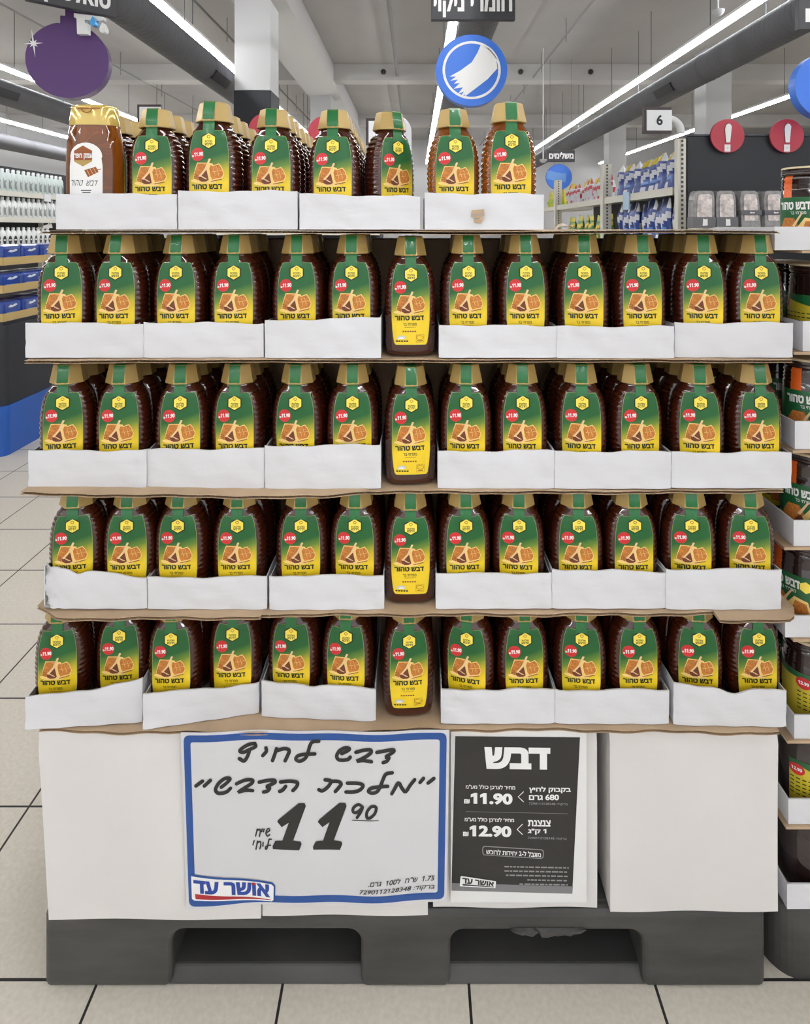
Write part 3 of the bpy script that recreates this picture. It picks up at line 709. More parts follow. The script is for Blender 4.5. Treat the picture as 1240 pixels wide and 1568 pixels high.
# front lips are creased sheets
def tray(xl, xr, yTL, yTR, YL, YR, zb, label, depth=.184, crush=0, bulge=0, cap=None, dips=()):
    """cardboard tray: printed-free white front lip, two side walls, base and back; corners given by photo columns and depths"""
    xa, xb = PX(xl, YL), PX(xr, YR); za, zc = PZ(yTL, YL), PZ(yTR, YR)
    t = thing('cardboard_tray', label, 'tray', ((xa+xb)/2, (YL+YR)/2, zb), group='white trays holding honey bottles')
    n, m = 28, 7; ph = R.uniform(0, 9); th = .0028
    def pt(u, v, back=0):
        x = xa+(xb-xa)*u; y = YL+(YR-YL)*u; top = za+(zc-za)*u
        top += .0012*math.sin(u*9+ph)+.0006*math.sin(u*23+ph*1.7)
        for du, dw, da in dips: top -= da*math.exp(-((u-du)/dw)**2)
        z = zb+(top-zb)*v
        off = .0016*math.sin(u*6+ph+v*3)*v+.0007*math.sin(u*19+v*7+ph)-bulge*math.sin(math.pi*u)*v
        off += .0018*math.exp(-((v-.45-.12*math.sin(u*4+ph))/.07)**2)+.0012*math.exp(-((v-.2-.1*math.sin(u*7-ph))/.06)**2)
        edge = min(u, 1-u); 
        if edge < .03: off += (.03-edge)*.06
        if crush and u < .30:
            k = 1-u/.30; off += crush*k*k*(.6+.5*math.sin(v*9))*.9; off += .004*math.sin(u*50+v*14)*k
        return (x, y+off+back, z)
    b = MB()
    f = [[pt(i/n, j/m) for i in range(n+1)] for j in range(m+1)]; g = [[pt(i/n, j/m, th) for i in range(n+1)] for j in range(m+1)]
    b.grid(f, 0, True); b.grid(g, 1, True); b.grid([f[-1], g[-1]], 0, False); b.grid([f[0], g[0]], 0, False)
    b.grid([[r[0] for r in f], [r[0] for r in g]], 0, False); b.grid([[r[-1] for r in f], [r[-1] for r in g]], 0, False)
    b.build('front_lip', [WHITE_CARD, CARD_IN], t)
    for nm, X, u, sgn in (('side_wall', xa, 0, 1), ('side_wall', xb, 1, -1)):
        h0 = (za if u == 0 else zc)-.003; y0 = (YL if u == 0 else YR)+.004; rows = []; r2 = []
        for j in range(3):
            v = j/2
            rows.append([(X+sgn*.0006, y0+depth*k/6, zb+(h0-zb)*v+(.002*math.sin(k*1.3+ph) if j == 2 else 0)) for k in range(7)])
        r2 = [[(x+sgn*.0014, y, z) for x, y, z in r] for r in rows]
        b = MB().grid(rows, 0, False); b.grid(r2, 1, False); b.grid([rows[-1], r2[-1]], 0, False); b.grid([[r[0] for r in rows], [r[0] for r in r2]], 0, False)
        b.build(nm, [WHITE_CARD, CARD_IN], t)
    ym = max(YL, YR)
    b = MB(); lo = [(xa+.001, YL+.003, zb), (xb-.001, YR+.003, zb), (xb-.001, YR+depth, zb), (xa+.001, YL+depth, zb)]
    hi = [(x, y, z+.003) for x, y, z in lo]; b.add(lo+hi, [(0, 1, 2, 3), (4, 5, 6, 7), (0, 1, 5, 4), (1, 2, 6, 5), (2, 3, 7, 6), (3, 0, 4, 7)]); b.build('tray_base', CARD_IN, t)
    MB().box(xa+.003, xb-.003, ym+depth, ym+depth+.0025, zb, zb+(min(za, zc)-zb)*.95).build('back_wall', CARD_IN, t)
    return t
TB = {k: Z[k]+.0006 for k in Z}
TR = {1: [(85, 270, 297, 297), (272, 455, 293, 292), (458, 643, 297, 301), (650, 833, 296, 297)],
      2: [(38, 219, 494, 496), (219.5, 403, 494, 495), (405, 583, 492, 486), (672, 853, 498, 499), (853.5, 1033, 500, 500), (1033.5, 1215, 495, 494)],
      3: [(42, 223, 690, 690), (224, 404, 688, 688), (405, 583, 684, 681), (670, 849, 692, 690), (849.5, 1028, 692, 692), (1028.5, 1213, 693, 693)],
      4: [(65, 224, 868, 885), (225, 408, 885, 884), (412, 588, 883, 881), (667, 845, 879, 878), (845.5, 1020, 873, 876), (1020.5, 1197, 873, 872)],
      5: [(37, 217, 1068, 1042), (218, 396, 1064, 1047), (400, 575, 1044, 1056), (675, 850, 1057, 1057), (850.5, 1025, 1058, 1057), (1032, 1205, 1047, 1058)]}
YLR = {(5, 0): (1.024, 1.040), (5, 1): (1.024, 1.060), (5, 2): (1.052, 1.042), (5, 5): (1.034, 1.030), (1, 3): (1.034, 1.032), (2, 4): (1.032, 1.032), (2, 2): (1.034, 1.031)}
for k in TR:
    for i, (a, c, d, e) in enumerate(TR[k]):
        YL, YR = YLR.get((k, i), (TRAYF[k]+R.uniform(-.002, .002), TRAYF[k]+R.uniform(-.002, .002)))
        extra = {(4, 0): ', its left corner crushed', (5, 0): ', skewed', (5, 1): ', skewed', (1, 3): ', scuffed brown on its front', (5, 5): ', its lip curled'}.get((k, i), '')
        tt = tray(a, c, d, e, YL, YR, TB[k], 'white cardboard tray%s, %s from left on the %s' % (extra, ORD[i+1], TIER[k]), crush=.011 if (k, i) == (4, 0) else 0,
                  bulge=.004 if (k, i) in ((5, 5), (5, 0)) else 0, dips={(5, 5): ((.55, .12, .008),), (2, 2): ((.5, .1, -.001),), (4, 0): ((.33, .06, .006),), (5, 2): ((.45, .05, .002),)}.get((k, i), ()))
        if (k, i) == (1, 3):
            A = Art()
            for pts, m in (([(722, 322), (741, 320), (742, 331), (733, 335), (721, 332)], BROWN_CARD), ([(725, 336), (741, 334), (737, 342), (726, 341)], BROWN_CARD), ([(722, 328), (741, 327), (741, 329), (723, 330)], CARD_IN)): A.poly(pts, m, 1 if m is BROWN_CARD else 2)
            b, ms = A.mb(lambda x, y, l: (PX(x, 1.029), 1.0295-l*.0003, PZ(y, 1.029))); b.build('torn_patch', ms, tt, fix=False)
# honey bottles: cap centres read across each tier
CX = {2: [98, 187, 273, 361, 455, 543, 628, 713, 803, 893, 985, 1078, 1162], 3: [98, 183, 273, 361, 455, 543, 628, 713, 803, 893, 980, 1073, 1160],
      4: [113, 195, 273, 364, 463, 545, 628, 713, 797, 883, 970, 1060, 1148], 5: [93, 182, 262, 350, 448, 535, 625, 718, 803, 893, 978, 1070, 1157]}
def fit(x, k, c):
    if k > 1 and c == 6: return x
    i = c//2 if (k == 1 or c < 6) else (c-1)//2; side = c % 2 if (k == 1 or c < 6) else (c-1) % 2
    a, e = TR[k][i][:2]; yl, yr = YLR.get((k, i), (TRAYF[k], TRAYF[k])); xa, xb = PX(a, yl), PX(e, yr); m = (xa+xb)/2; hw = .0464
    q = min(max(x, xa+.0032+hw), m-hw+.0008) if side == 0 else max(min(x, xb-.0032-hw), m+hw-.0008)
    return max(x-.009, min(x+.009, q))
YC = {1: 1.0725, 2: 1.0725, 3: 1.0665, 4: 1.060, 5: 1.074}; DP = .0562
for k in (2, 3, 4, 5):
    s = SCL[k]
    for c, px in enumerate(CX[k]):
        x = fit(PX(px, YC[k]), k, c); mid = c == 6; z = Z[k]+(.0045 if not mid else .0012)
        rz = math.radians((628-px)*.010+R.uniform(-5, 5))
        if mid: rz = math.radians(R.uniform(1, 4))
        if (k, c) == (5, 7): rz = math.radians(-13)
        YY = YC[k]
        if k == 5 and c < 6: YY += (-.004, .008, 0, .014, .013, .006)[c]
        what = 'whole honey bottle with no tray before it, in the middle of the %s' % TIER[k] if mid else 'honey bottle with green and yellow label, %s from left, front of the %s' % (ORD[c+1], TIER[k])
        bottle((x, YY, z), rz, what, 'honey bottles on the '+TIER[k], 'd', (.98, 1, s))
        for r in (1, 2):
            bottle((x+R.uniform(-.001, .001), YY+r*DP+.0005, z if not mid else Z[k]+.0012), math.radians(180+R.uniform(-2, 2)), 'honey bottle %s the %s front bottle from left on the %s' % ('right behind' if r == 1 else 'two places behind', ORD[c+1], TIER[k]), 'honey bottles on the '+TIER[k], 'd', (.98, 1, s))
# added cartons behind the bottles on each tier, blocking light from the open back
for k in (2, 3, 4, 5):
    for i in range(3):
        xa = -.60+i*.402; tt = MB().box(xa, xa+.396, 1.262, 1.385, Z[k]+.0006, Z[k]+.19*SCL[k]+.004); o = tt.build('light_block_carton', BROWN_CARD, bevel=.003)
        tag(o, 'added brown carton blocking light behind the bottles of the %s, %s' % (TIER[k], ('left', 'middle', 'right')[i]), 'box', 'added brown cartons blocking light behind the bottles')
# top tier
T1 = [(None, 137), ('d', 249, 1.0, 2), ('d', 327, 1.06, -4), ('d', 428, 1.0, 0), ('d', 516, .99, -2), ('d', 609, 1.0, 36), ('a', 693, 1.0, 4), ('a', 776, 1.055, 3)]
for c, e in enumerate(T1):
    x = fit(PX(e[1], YC[1]), 1, c)-(.0065 if c == 5 else 0)
    if e[0]: bottle((x, YC[1]+(.026 if c == 5 else .002 if e[2] > 1.01 else 0), Z[1]+.0045), math.radians(e[3]), 'gold capped honey bottle, %s from left at the front of the top tier' % ORD[c+1], 'honey bottles on the top tier', e[0], (e[2], e[2], e[2]))
    if c < 6:
        for r in range(1, 8):
            xx = x+R.uniform(-.001, .001)+(-.002 if c else .004)+(.003 if c == 2 else 0); yy = YC[1]+r*DP+(.050 if c == 5 else .008 if c in (2, 0) else .001)
            bottle((xx, yy, Z[1]+.0045 if r < 3 else Z[1]+.0008), math.radians((0 if (c, r) == (0, 1) else 180)+R.uniform(-4, 4)), 'honey bottle %s %s behind the %s front bottle from left of the top tier' % (('one', 'two', 'three', 'four', 'five', 'six', 'seven')[r-1], 'row' if r == 1 else 'rows', ORD[c+1]), 'honey bottles on the top tier')
# a different squeeze bottle stands first on the top tier
x = PX(146, 1.0725); tt = thing('squeeze_bottle', 'amber squeeze bottle with clear flip top and white arched label, first on the top tier', 'honey bottle', (x, 1.0725, Z[1]+.0045))
rows = []
for z, w, d in ((0, .034, .024), (.003, .040, .0265), (.03, .0435, .028), (.07, .045, .0285), (.11, .0455, .0285), (.14, .044, .028), (.16, .0415, .027), (.172, .0385, .026), (.174, .0385, .026)):
    rows.append([(x+w*math.copysign(abs(math.cos(a))**.72, math.cos(a)), 1.0725+d*math.copysign(abs(math.sin(a))**.72, math.sin(a)), tt.location.z+z) for a in [2*math.pi*q/40 for q in range(40)]])
b = MB().grid(rows, 0, True, True); b.ngon(rows[0]); b.ngon(rows[-1]); b.build('body', AMBER, tt)
rows = []
for z, w, d in ((.172, .0395, .0268), (.175, .040, .027), (.201, .0375, .0255), (.2045, .0365, .0248), (.2065, .033, .022)):
    rows.append([(x+w*math.copysign(abs(math.cos(a))**.72, math.cos(a)), 1.0725+d*math.copysign(abs(math.sin(a))**.72, math.sin(a)), tt.location.z+z) for a in [2*math.pi*q/40 for q in range(40)]])
b = MB().grid(rows, 0, True, True); b.ngon(rows[0]); b.ngon(rows[-1]); cp = b.build('flip_cap', CLEARCAP, tt)
rows = [[(x+.03*s_/6, 1.0725-.0275+.010*(abs(s_)/6)**2.5, tt.location.z+zz_) for s_ in range(-6, 7)] for zz_ in (.1985, .2005)]
b = MB().grid(rows, 0, True); b.tube([(x-.010, 1.0445, tt.location.z+.199), (x-.006, 1.044, tt.location.z+.1935), (x, 1.0438, tt.location.z+.192), (x+.006, 1.044, tt.location.z+.1935), (x+.010, 1.0445, tt.location.z+.199)], .0008, n=5)
b.build('lid_seam', COMBD, cp)
A = Art(lambda px, py: ((px-133)*1.0725*.96/F, (297-py)*1.0725*.975/F), 1.0725*.975/F)
arch = [(107, 312), (107, 255), (108.5, 243)]+[(133-25*math.cos(q), 240-21*math.sin(q)) for q in [math.pi*j/12 for j in range(13)]]+[(157, 243), (158.5, 255), (158.5, 312)]
A.poly(arch, WHT, 1)
hx = [(129+16.5*math.sin(k*math.pi/3), 239.5-16*math.cos(k*math.pi/3)) for k in range(6)]; A.poly(hx, COMBD, 2); A.poly([hx[2], hx[3], hx[4], (115, 246), (143, 246)], mat('logo_gold', (.45, .30, .08), .4), 3)
A.rtext('רפח קמע', 115, 235.5, 144, 245, WHT, 4, .04)
A.poly([(131, 261), (149, 256), (153, 264), (137, 272)], COMBD, 2); A.stroke([(149, 261), (156, 259.5)], 1.0, COMBD, 2, False)
for q in range(3): A.stroke([(135+q*5, 260-q*1.2), (140+q*5, 269-q*1.6)], .7, TAN, 3, False)
A.text('רוהט  שבד', [(110, 276), (152, 277), (152, 285), (110, 285)], INK, 2, 0, .4)
for q in range(2): A.stroke([(126+q*2, 292+q*3.2), (142-q*1, 292+q*3.2)], 1.2, INK, 2, False, False)
art_on(A, 'label', lambda u, v, l: (u-.0015, -.0286*(1-min(.99, abs(u-.0015)/.0455)**2.78)**.36-l, v+.056), .003, tt, (.0, .03, .06, .09), gap=.0002)

# scraps on the right of the top sheet
SCR = mat('scrap_card', (.55, .46, .36), .8)
for px, w, lab in ((866, 30, 'torn strip of card at the right foot of the last top tray'), (66, 22, 'curl of clear torn wrap at the left end of the top tier')):
    rows = []
    for i in range(9):
        u = i/8; rows.append([(PX(px-w/2+w*u, 1.05), 1.045+.01*math.sin(u*5), Z[1]+.0008+.006*math.sin(u*3)), (PX(px-w/2+w*u, 1.05), 1.065+.008*math.sin(u*4), Z[1]+.001+.010*abs(math.sin(u*3.4)))])
    tag(MB().grid(rows, 0, True).build('card_scrap', SCR if px > 100 else mat('clear_wrap', (.8, .8, .8), .2, trans=.5)), lab, 'scrap')

# ================================================================ neighbouring stack of honey jars on the right
JARM = mat('jar_honey_dark', (.020, .009, .008), .1, coat=.5, spec=.6)
LIDM = mat('jar_lid', (.62, .52, .34), .4)
JLAB = mat('jar_label_green', (.010, .115, .035), .35, coat=.2); JYEL = mat('jar_label_yellow', (.62, .50, .03), .35, coat=.2)
ORG = mat('honey_edge_lit', (.70, .12, .015), .3)  # painted strip: light glowing through the honey at the jar's edge
RY = 1.056; JR = .047; JH = .142
def jar_mesh(orange):
    rows = []; n = 32
    for z, r in ((0, .86), (.003, .95), (.010, 1), (.10, 1), (.103, .965), (.107, 1), (.110, .965), (.113, .99), (.117, .955), (.120, .99), (.124, .94), (.128, .90)):
        rows.append([(JR*r*math.copysign(abs(math.cos(a))**.8, math.cos(a)), JR*r*math.copysign(abs(math.sin(a))**.8, math.sin(a)), z) for a in [2*math.pi*k/n for k in range(n)]])
    b = MB().grid(rows, 0, True, True, mfun=(lambda i, j: 1 if orange and 21 <= j <= 22 else 0)); b.ngon(rows[0]); b.ngon(rows[-1])
    return b.mesh('body', [JARM, ORG])
ARC = [(0.0, 0.0, -JR)]
for k in range(1, 721):
    a = -math.pi/2+math.pi*k/720; p = (JR*math.copysign(abs(math.cos(a))**.8, math.cos(a)), JR*math.copysign(abs(math.sin(a))**.8, math.sin(a))); q = ARC[-1]
    ARC.append((q[0]+math.hypot(p[0]-q[1], p[1]-q[2]), p[0], p[1]))
def arc_at(sv):
    a = abs(sv); lo, hi = 0, len(ARC)-1
    while lo < hi-1:
        mid = (lo+hi)//2
        if ARC[mid][0] <= a: lo = mid
        else: hi = mid
    t = min(1, (a-ARC[lo][0])/max(1e-9, ARC[hi][0]-ARC[lo][0])); x = ARC[lo][1]+(ARC[hi][1]-ARC[lo][1])*t; y = ARC[lo][2]+(ARC[hi][2]-ARC[lo][2])*t
    return (math.copysign(x, sv), y)
def jar_surf(x, z, l):
    p = arc_at(x); g = math.hypot(*p); return (p[0]*(1+l/g), p[1]*(1+l/g), z)
def jar_lab(kind):
    LW_ = .080 if kind != 'narrow' else .038
    A = Art()
    if kind == 'front':
        A.poly([(x/20*LW_, .012) for x in range(-20, 21)]+[(x/20*LW_, .088) for x in range(20, -21, -1)], JLAB, 0)
        A.poly([(x/20*LW_, .012) for x in range(-20, 21)]+[(x/20*LW_, .030) for x in range(20, -21, -1)], JYEL, 1)
        A.rtext('רוהט שבד', -.036, .080, .018, .066, WHT, 2, .05); A.rtext('רב יחרפמ', -.014, .063, .012, .058, WHT, 2, .01)
        A.poly([(.027+.010*math.sin(k*math.pi/3), .072+.010*math.cos(k*math.pi/3)) for k in range(6)], YEL, 2)
        A.poly([(-.034, .022), (-.036, .034), (-.026, .052), (-.008, .052), (.004, .030), (-.002, .018)], COMB, 2); A.poly([(0, .018), (-.006, .030), (.010, .052), (.030, .048), (.036, .026), (.026, .018)], CREAM, 3)
        A.poly([(.004, .022), (.011, .046), (.028, .044), (.032, .026), (.024, .021)], COMB, 4); A.poly([(.004, .060), (.007, .060), (-.006, .036), (-.010, .038)], TAN, 5); A.poly([(-.006, .040), (-.016, .024), (-.008, .018), (.002, .022)], DIPR, 4)
    else:
        A.poly([(x/20*LW_, .012) for x in range(-20, 21)]+[(x/20*LW_, .088) for x in range(20, -21, -1)], JYEL, 0)
        A.poly([(-LW_, .075), (-.02, .080), (LW_, .060), (LW_, .088), (-LW_, .088)], JLAB, 1)
        A.ell(-.026, .072, .012, .010, LRED, 2); A.rtext('12.90', -.034, .0755, -.018, .0695, WHT, 3, .05)
        for r in range(5):
            x = -.036
            while x < .03: A.stroke([(x, .056-r*.007), (x+.006, .056-r*.007)], .0018, DKG, 2, False, False); x += .009
    return art_on(A, 'label', jar_surf, .004, None, gap=.0003)
JB = {True: jar_mesh(True), False: jar_mesh(False)}; JL = {k: jar_lab(k) for k in ('front', 'back', 'narrow')}
lr = []
for z, r in ((.1265, .97), (.128, .99), (.1325, .99), (.1325, .975), (.1345, .99), (.1385, .99), (.1405, .985), (.142, .95)):
    lr.append([(JR*r*math.copysign(abs(math.cos(a))**.8, math.cos(a)), JR*r*math.copysign(abs(math.sin(a))**.8, math.sin(a)), z) for a in [2*math.pi*k/28 for k in range(28)]])
b = MB().grid(lr, 0, True, True, mfun=lambda i, j: 1 if i >= 5 else 0); b.ngon(lr[-1], 1); b.ngon(lr[0]); LIDME = b.mesh('lid', [JARM, LIDM])
jp = {}
def jar(loc, rz, kind, orange, label):
    key = (kind, orange)
    if key in jp: return dup(jp[key], loc, rz, label)
    t = thing('honey_jar', label, 'honey jar', loc, rz, 'honey jars in the right stack'); link('body', JB[orange], t); link('lid', LIDME, t); link('label', JL[kind], t); jp[key] = t; return t
RT = [(1186, 347, 383, 'top'), (1229, 492, 538, 'second'), (1217, 645, 688, 'third'), (1215, 797, 836, 'fourth'), (1202, 943, 976, 'fifth'), (1216, 1095, 1131, 'sixth'), (1207, 1224, 1262, 'seventh'), (1205, 1354, 1392, 'lowest')]
JK = {0: ('front', True, -58), 1: ('back', False, -88), 2: ('front', True, -38), 3: ('front', True, -45), 4: ('front', True, -60), 5: ('back', False, -16), 6: ('narrow', False, -18), 7: ('back', False, 86)}
for i, (cx, yt, yb, w) in enumerate(RT):
    xa = PX(cx, RY); zb = PZ(yb, RY); zt = PZ(yt, RY); wd = .235 if i else .27; dp = .219
    t = thing('jar_tray', 'white tray of dark honey jars at right edge, %s of the right stack' % (w if w in ('top', 'lowest') else w+' from top'), 'tray', (xa+wd/2, RY+dp/2, zb), group='trays of the right stack')
    b = MB().box(xa, xa+wd, RY, RY+.0028, zb, zt); b.build('front_lip', [WHITE_CARD], t)
    MB().box(xa, xa+.0028, RY+.003, RY+dp, zb, zt-.001).build('side_wall', WHITE_CARD, t); MB().box(xa+wd-.0028, xa+wd, RY+.003, RY+dp, zb, zt-.001).build('side_wall', WHITE_CARD, t)
    MB().box(xa+.003, xa+wd-.003, RY+.003, RY+dp, zb, zb+.003).build('tray_base', CARD_IN, t)
    MB().box(xa+.003, xa+wd-.003, RY+dp, RY+dp+.0028, zb, zt-.002).build('back_wall', WHITE_CARD, t)
    kind, org, rz = JK[i]
    nxt = PZ(RT[i-1][2], RY) if i else 9
    jz = zb+.0035; sc = min(1.0, (nxt-.0065-jz)/JH) if i else 1.0
    for c in range(2):
        for r in range(2):
            if r == 1 and (c == 1 or i == 0): continue
            jx = xa+.0555+c*.104; jy = RY+.0585+r*.1035
            jx += .046 if i == 0 else .012
            o = jar((jx, jy, jz), math.radians(rz if r == 0 else R.uniform(-8, 8)), kind if r == 0 else 'front', org if r == 0 else False, 'dark honey jar, %s, in the %s tray of the right stack' % (('front left', 'front right')[c] if r == 0 else 'rear left', w))
            o.scale = (1, 1, sc)
    if i:
        sh = MB().box(xa-.004, xa+wd+.002, RY-.004, RY+dp+.004, PZ(RT[i-1][2], RY)-.005, PZ(RT[i-1][2], RY)-.0005)
        tag(sh.build('cardboard_pad', BROWN_CARD), 'brown card pad between trays, just above the %s tray of the right stack' % w, 'cardboard sheet', 'card pads of the right stack')
t = thing('pallet', 'dark plastic pallet with rounded corner under the right jar stack', 'pallet', (PX(1195, RY)+.13, RY+.15, 0))
pts = [(PX(1183, RY), RY+.30), (PX(1183, RY), RY+.06)]+[(PX(1183, RY)+.045-.045*math.cos(q), RY+.06-.06*math.sin(q)+.0) for q in [math.pi/2*j/8 for j in range(1, 9)]]+[(PX(1183, RY)+.26, RY), (PX(1183, RY)+.26, RY+.30)]
MB().prism(pts, lambda x, y: (x, y, 0), lambda x, y: (x, y, PZ(1392, RY)-.032)).build('pallet_block', PAL, t, bevel=.008)
MB().prism(pts, lambda x, y: (x, y, PZ(1392, RY)-.032), lambda x, y: (x, y, PZ(1392, RY)-.0006)).build('top_deck', PAL, t, bevel=.004)

# ================================================================ background: right gondola (aisle six), end panel
POST = mat('shelf_cream', (.72, .70, .62), .5)
def post_mb(x, y, z1, w=.05):
    b = MB().box(x-w/2, x+w/2, y-w/2, y+w/2, 0, z1)
    return b
SLOT = mat('post_slot', (.10, .10, .09), .6)
GX = 1.99
t = thing('store_shelf', 'cream metal shelving run with blue bags, right of the honey display', 'shelf', (GX+.3, 6.8, 0))
for y in (4.68, 6.5, 8.68):
    ps = post_mb(GX, y, 1.94, .06 if y < 5 else .09).build('upright', POST, t)
    b = MB()
    for k in range(22): b.box(GX-.008, GX+.008, y-.048 if y > 5 else y-.041, y-.036, 1.2+k*.034, 1.2+k*.034+.018)
    b.build('slots', SLOT, ps)
for z in (1.14, 1.58):
    for y0, y1 in ((4.75, 6.45), (6.55, 8.63)):
        MB().box(GX-.02, GX+.50, y0, y1, z-.012, z).build('shelf_board', POST, t); MB().box(GX-.03, GX-.02, y0, y1, z-.055, z+.008).build('price_rail', POST, t)
MB().box(GX+.50, GX+.53, 4.75, 8.7, 0, 1.62).build('back_panel', CHAR, t); MB().box(GX, GX+.5, 4.75, 8.63, .05, .25).build('base_shelf', POST, t)
tagm = mat('tag_pale_blue', (.45, .62, .80), .4)
for y, z in ((5.75, 1.545), (8.0, 1.13)):
    o = MB().box(GX-.045, GX-.035, y-.08, y+.08, z-.10, z+.06).build('shelf_talker', tagm); tag(o, 'small pale price card hanging from the %s' % ('upper shelf under the blue bags' if y < 7 else 'far bay lower shelf'), 'price card')
def pouch(name, w, d, h, cols, seed):
    r = random.Random(seed); n, m = 10, 14; rows = []
    b = MB(); F_ = []; K = []
    for j in range(m+1):
        v = j/m; f = []; k = []
        for i in range(n+1):
            u = i/n; th = d/2*(max(0, 4*u*(1-u))**.45)*(max(.04, 1-v**5))*(.8+.2*math.sin(v*9+seed))
            x = (u-.5)*w*(1-.10*v+.03*math.sin(v*7+seed)); z = v*h*(1-.03*math.sin(u*5+seed))
            f.append((x, -th, z)); k.append((x, th, z))
        F_.append(f); K.append(k)
    def mf(i, j):
        v = (i+.5)/m; u = (j+.5)/n
        if v > .80: return 2 if abs(u-.5) < .3 else 1
        if abs(v-.52-.25*(u-.5)) < .09: return 1
        if v < .2 and .3 < u < .75: return 1
        if .25 < v < .36 and .2 < u < .8: return 3
        return 0
    b.grid(F_, 0, True, mfun=mf); b.grid([q[::-1] for q in K], 0, True, mfun=mf)
    b.grid([[q[0] for q in F_], [q[0] for q in K]], 0, True); b.grid([[q[-1] for q in F_], [q[-1] for q in K]], 0, True); b.grid([F_[0], K[0]], 0, False)
    return b.mesh(name, cols)
bl = mat('bag_blue', (.018, .055, .28), .3, coat=.3); wh = mat('bag_white', (.75, .77, .82), .3); ye = mat('bag_yellow', (.78, .58, .05), .3); sk = mat('bag_sky', (.12, .30, .70), .3); rd = mat('bag_red', (.50, .04, .06), .35); gn = mat('bag_green', (.12, .32, .10), .35); lm = mat('bag_lime', (.50, .60, .05), .35); navy = mat('bag_navy', (.012, .022, .11), .35)
PM = {'blue': pouch('blue_bag', .20, .13, .30, [bl, wh, ye, sk], 1), 'sky': pouch('sky_bag', .15, .10, .27, [bl, wh, navy, sk], 2), 'mixed': pouch('mixed_bag', .17, .11, .27, [wh, rd, ye, wh], 3), 'green': pouch('green_bag', .13, .09, .24, [gn, ye, lm, wh], 4), 'lime': pouch('lime_bag', .2, .12, .26, [lm, ye, lm, gn], 5)}
def place_pouches(kind, name, ys, z, label, group, x=GX+.12, sc=1):
    for i, y in enumerate(ys):
        for d in range(1):
            o = link(name, PM[kind], None, (x+R.uniform(-.02, .02), y, z+.001)); o.rotation_euler = (0, 0, -math.pi/2+R.uniform(-.25, .25)); o.scale = (1, 1, sc*R.uniform(.95, 1.06))
            tag(o, label % ORD[i+1], 'detergent bag', group)
def lin(a, c, n): return [a+(c-a)*i/(n-1) for i in range(n)]
place_pouches('blue', 'detergent_bag', lin(4.86, 6.30, 8), 1.58, 'blue bag with yellow top on the upper shelf, %s from the near post', 'blue bags on the upper shelf')
place_pouches('mixed', 'detergent_bag', lin(6.68, 8.48, 11), 1.58, 'white and yellow bag on the upper shelf past the middle post, %s from it', 'mixed bags on the upper shelf')
place_pouches('lime', 'detergent_bag', lin(8.85, 9.6, 4), 1.58, 'lime bag beyond the far post, %s from it', 'lime bags beyond the far post')
MB().box(GX-.03, GX+.5, 8.73, 9.8, 1.53, 1.58).build('shelf_board', POST, t)
place_pouches('sky', 'detergent_bag', lin(4.84, 6.36, 10), 1.14, 'blue and white pouch on the lower shelf, %s from the near post', 'blue pouches on the lower shelf', sc=1.35)
place_pouches('green', 'detergent_bag', lin(6.7, 8.45, 9), 1.14, 'green and yellow pouch on the lower shelf past the middle post, %s from it', 'green pouches on the lower shelf', sc=1.2)
# number sign on its bent arm
NUMF = mat('sign_frame_dark', (.035, .02, .02), .4); SGW = mat('sign_face_white', (.82, .83, .86), .4)
def number_sign(px0, px1, py0, py1, Y, digit, label, arm=True, fx=6):
    x0, x1, z0, z1 = PX(px0, Y), PX(px1, Y), PZ(py1, Y), PZ(py0, Y)
    t = thing('aisle_sign', label, 'aisle sign', ((x0+x1)/2, Y, z0))
    MB().box(x0, x1, Y, Y+.03, z0, z1).build('frame', NUMF, t)
    q = (x1-x0)*.12; MB().box(x0+q*.9, x1, Y-.008, Y, z0+q*.8, z1-q*.9).build('face', SGW, t)
    if digit:
        A = Art(); cx = (x0+q+x1)/2; h = (z1-z0)*.40; cz = (z0+z1)/2; A.rtext(digit, cx-h*.30, cz+h/2, cx+h*.30, cz-h/2, INK, 1, .03)
        b, ms = A.mb(lambda x, z, l: (x, Y-.0095, z)); b.build('digit', ms, t, fix=False)
    if arm:
        zc = PZ(181, Y); xp = PX(1045, Y) if fx == 6 else x1+.12; pts = [(x1-.01, Y+.03, zc)]
        for j in range(9):
            a = math.pi/2*j/8; pts.append((xp-.10+.10*math.sin(a), Y+.03, zc-.10+.10*math.cos(a)))
        pts.append((xp, Y+.03, 1.985 if fx == 6 else 0)); MB().tube(pts, .028, n=10).build('bent_arm', PILW, t)
number_sign(985, 1028, 164, 204, 4.66, '6', 'white aisle number six sign on a white bent arm')
number_sign(560, 600, 181, 222, 4.66, '5', 'white aisle number five sign partly behind the sixth top bottle', fx=5)
number_sign(210, 246, 160, 198, 5.9, '', 'white aisle sign in a dark frame behind the second top bottle', fx=5)
# end panels with red discs
EXR = mat('disc_red', (.46, .035, .06), .45); EXE = mat('disc_edge', (.30, .02, .05), .5)
def end_panel(x0, x1, Y, z1, label):
    t = thing('end_panel', label, 'display panel', ((x0+x1)/2, Y, 0), group='dark end panels')
    MB().box(x0, x1, Y, Y+.05, 0, z1).build('panel_board', CHAR, t, bevel=.004); MB().box(x0, x1, Y-.01, Y+.06, z1, z1+.012).build('top_edge', mat('panel_edge', (.06, .065, .08), .4), t)
    MB().box(x0, x1, Y-.45, Y-.001, 1.262, 1.275).build('shelf_board', POST, t); MB().box(x0, x1, Y-.46, Y-.45, 1.225, 1.28).build('price_rail', POST, t)
    MB().box(x0, x0+.02, Y-.45, Y-.001, 0, 1.26).build('side_panel', CHAR, t); MB().box(x1-.02, x1, Y-.45, Y-.001, 0, 1.26).build('side_panel', CHAR, t); MB().box(x0, x1, Y-.45, Y-.01, .05, .15).build('base_shelf', POST, t)
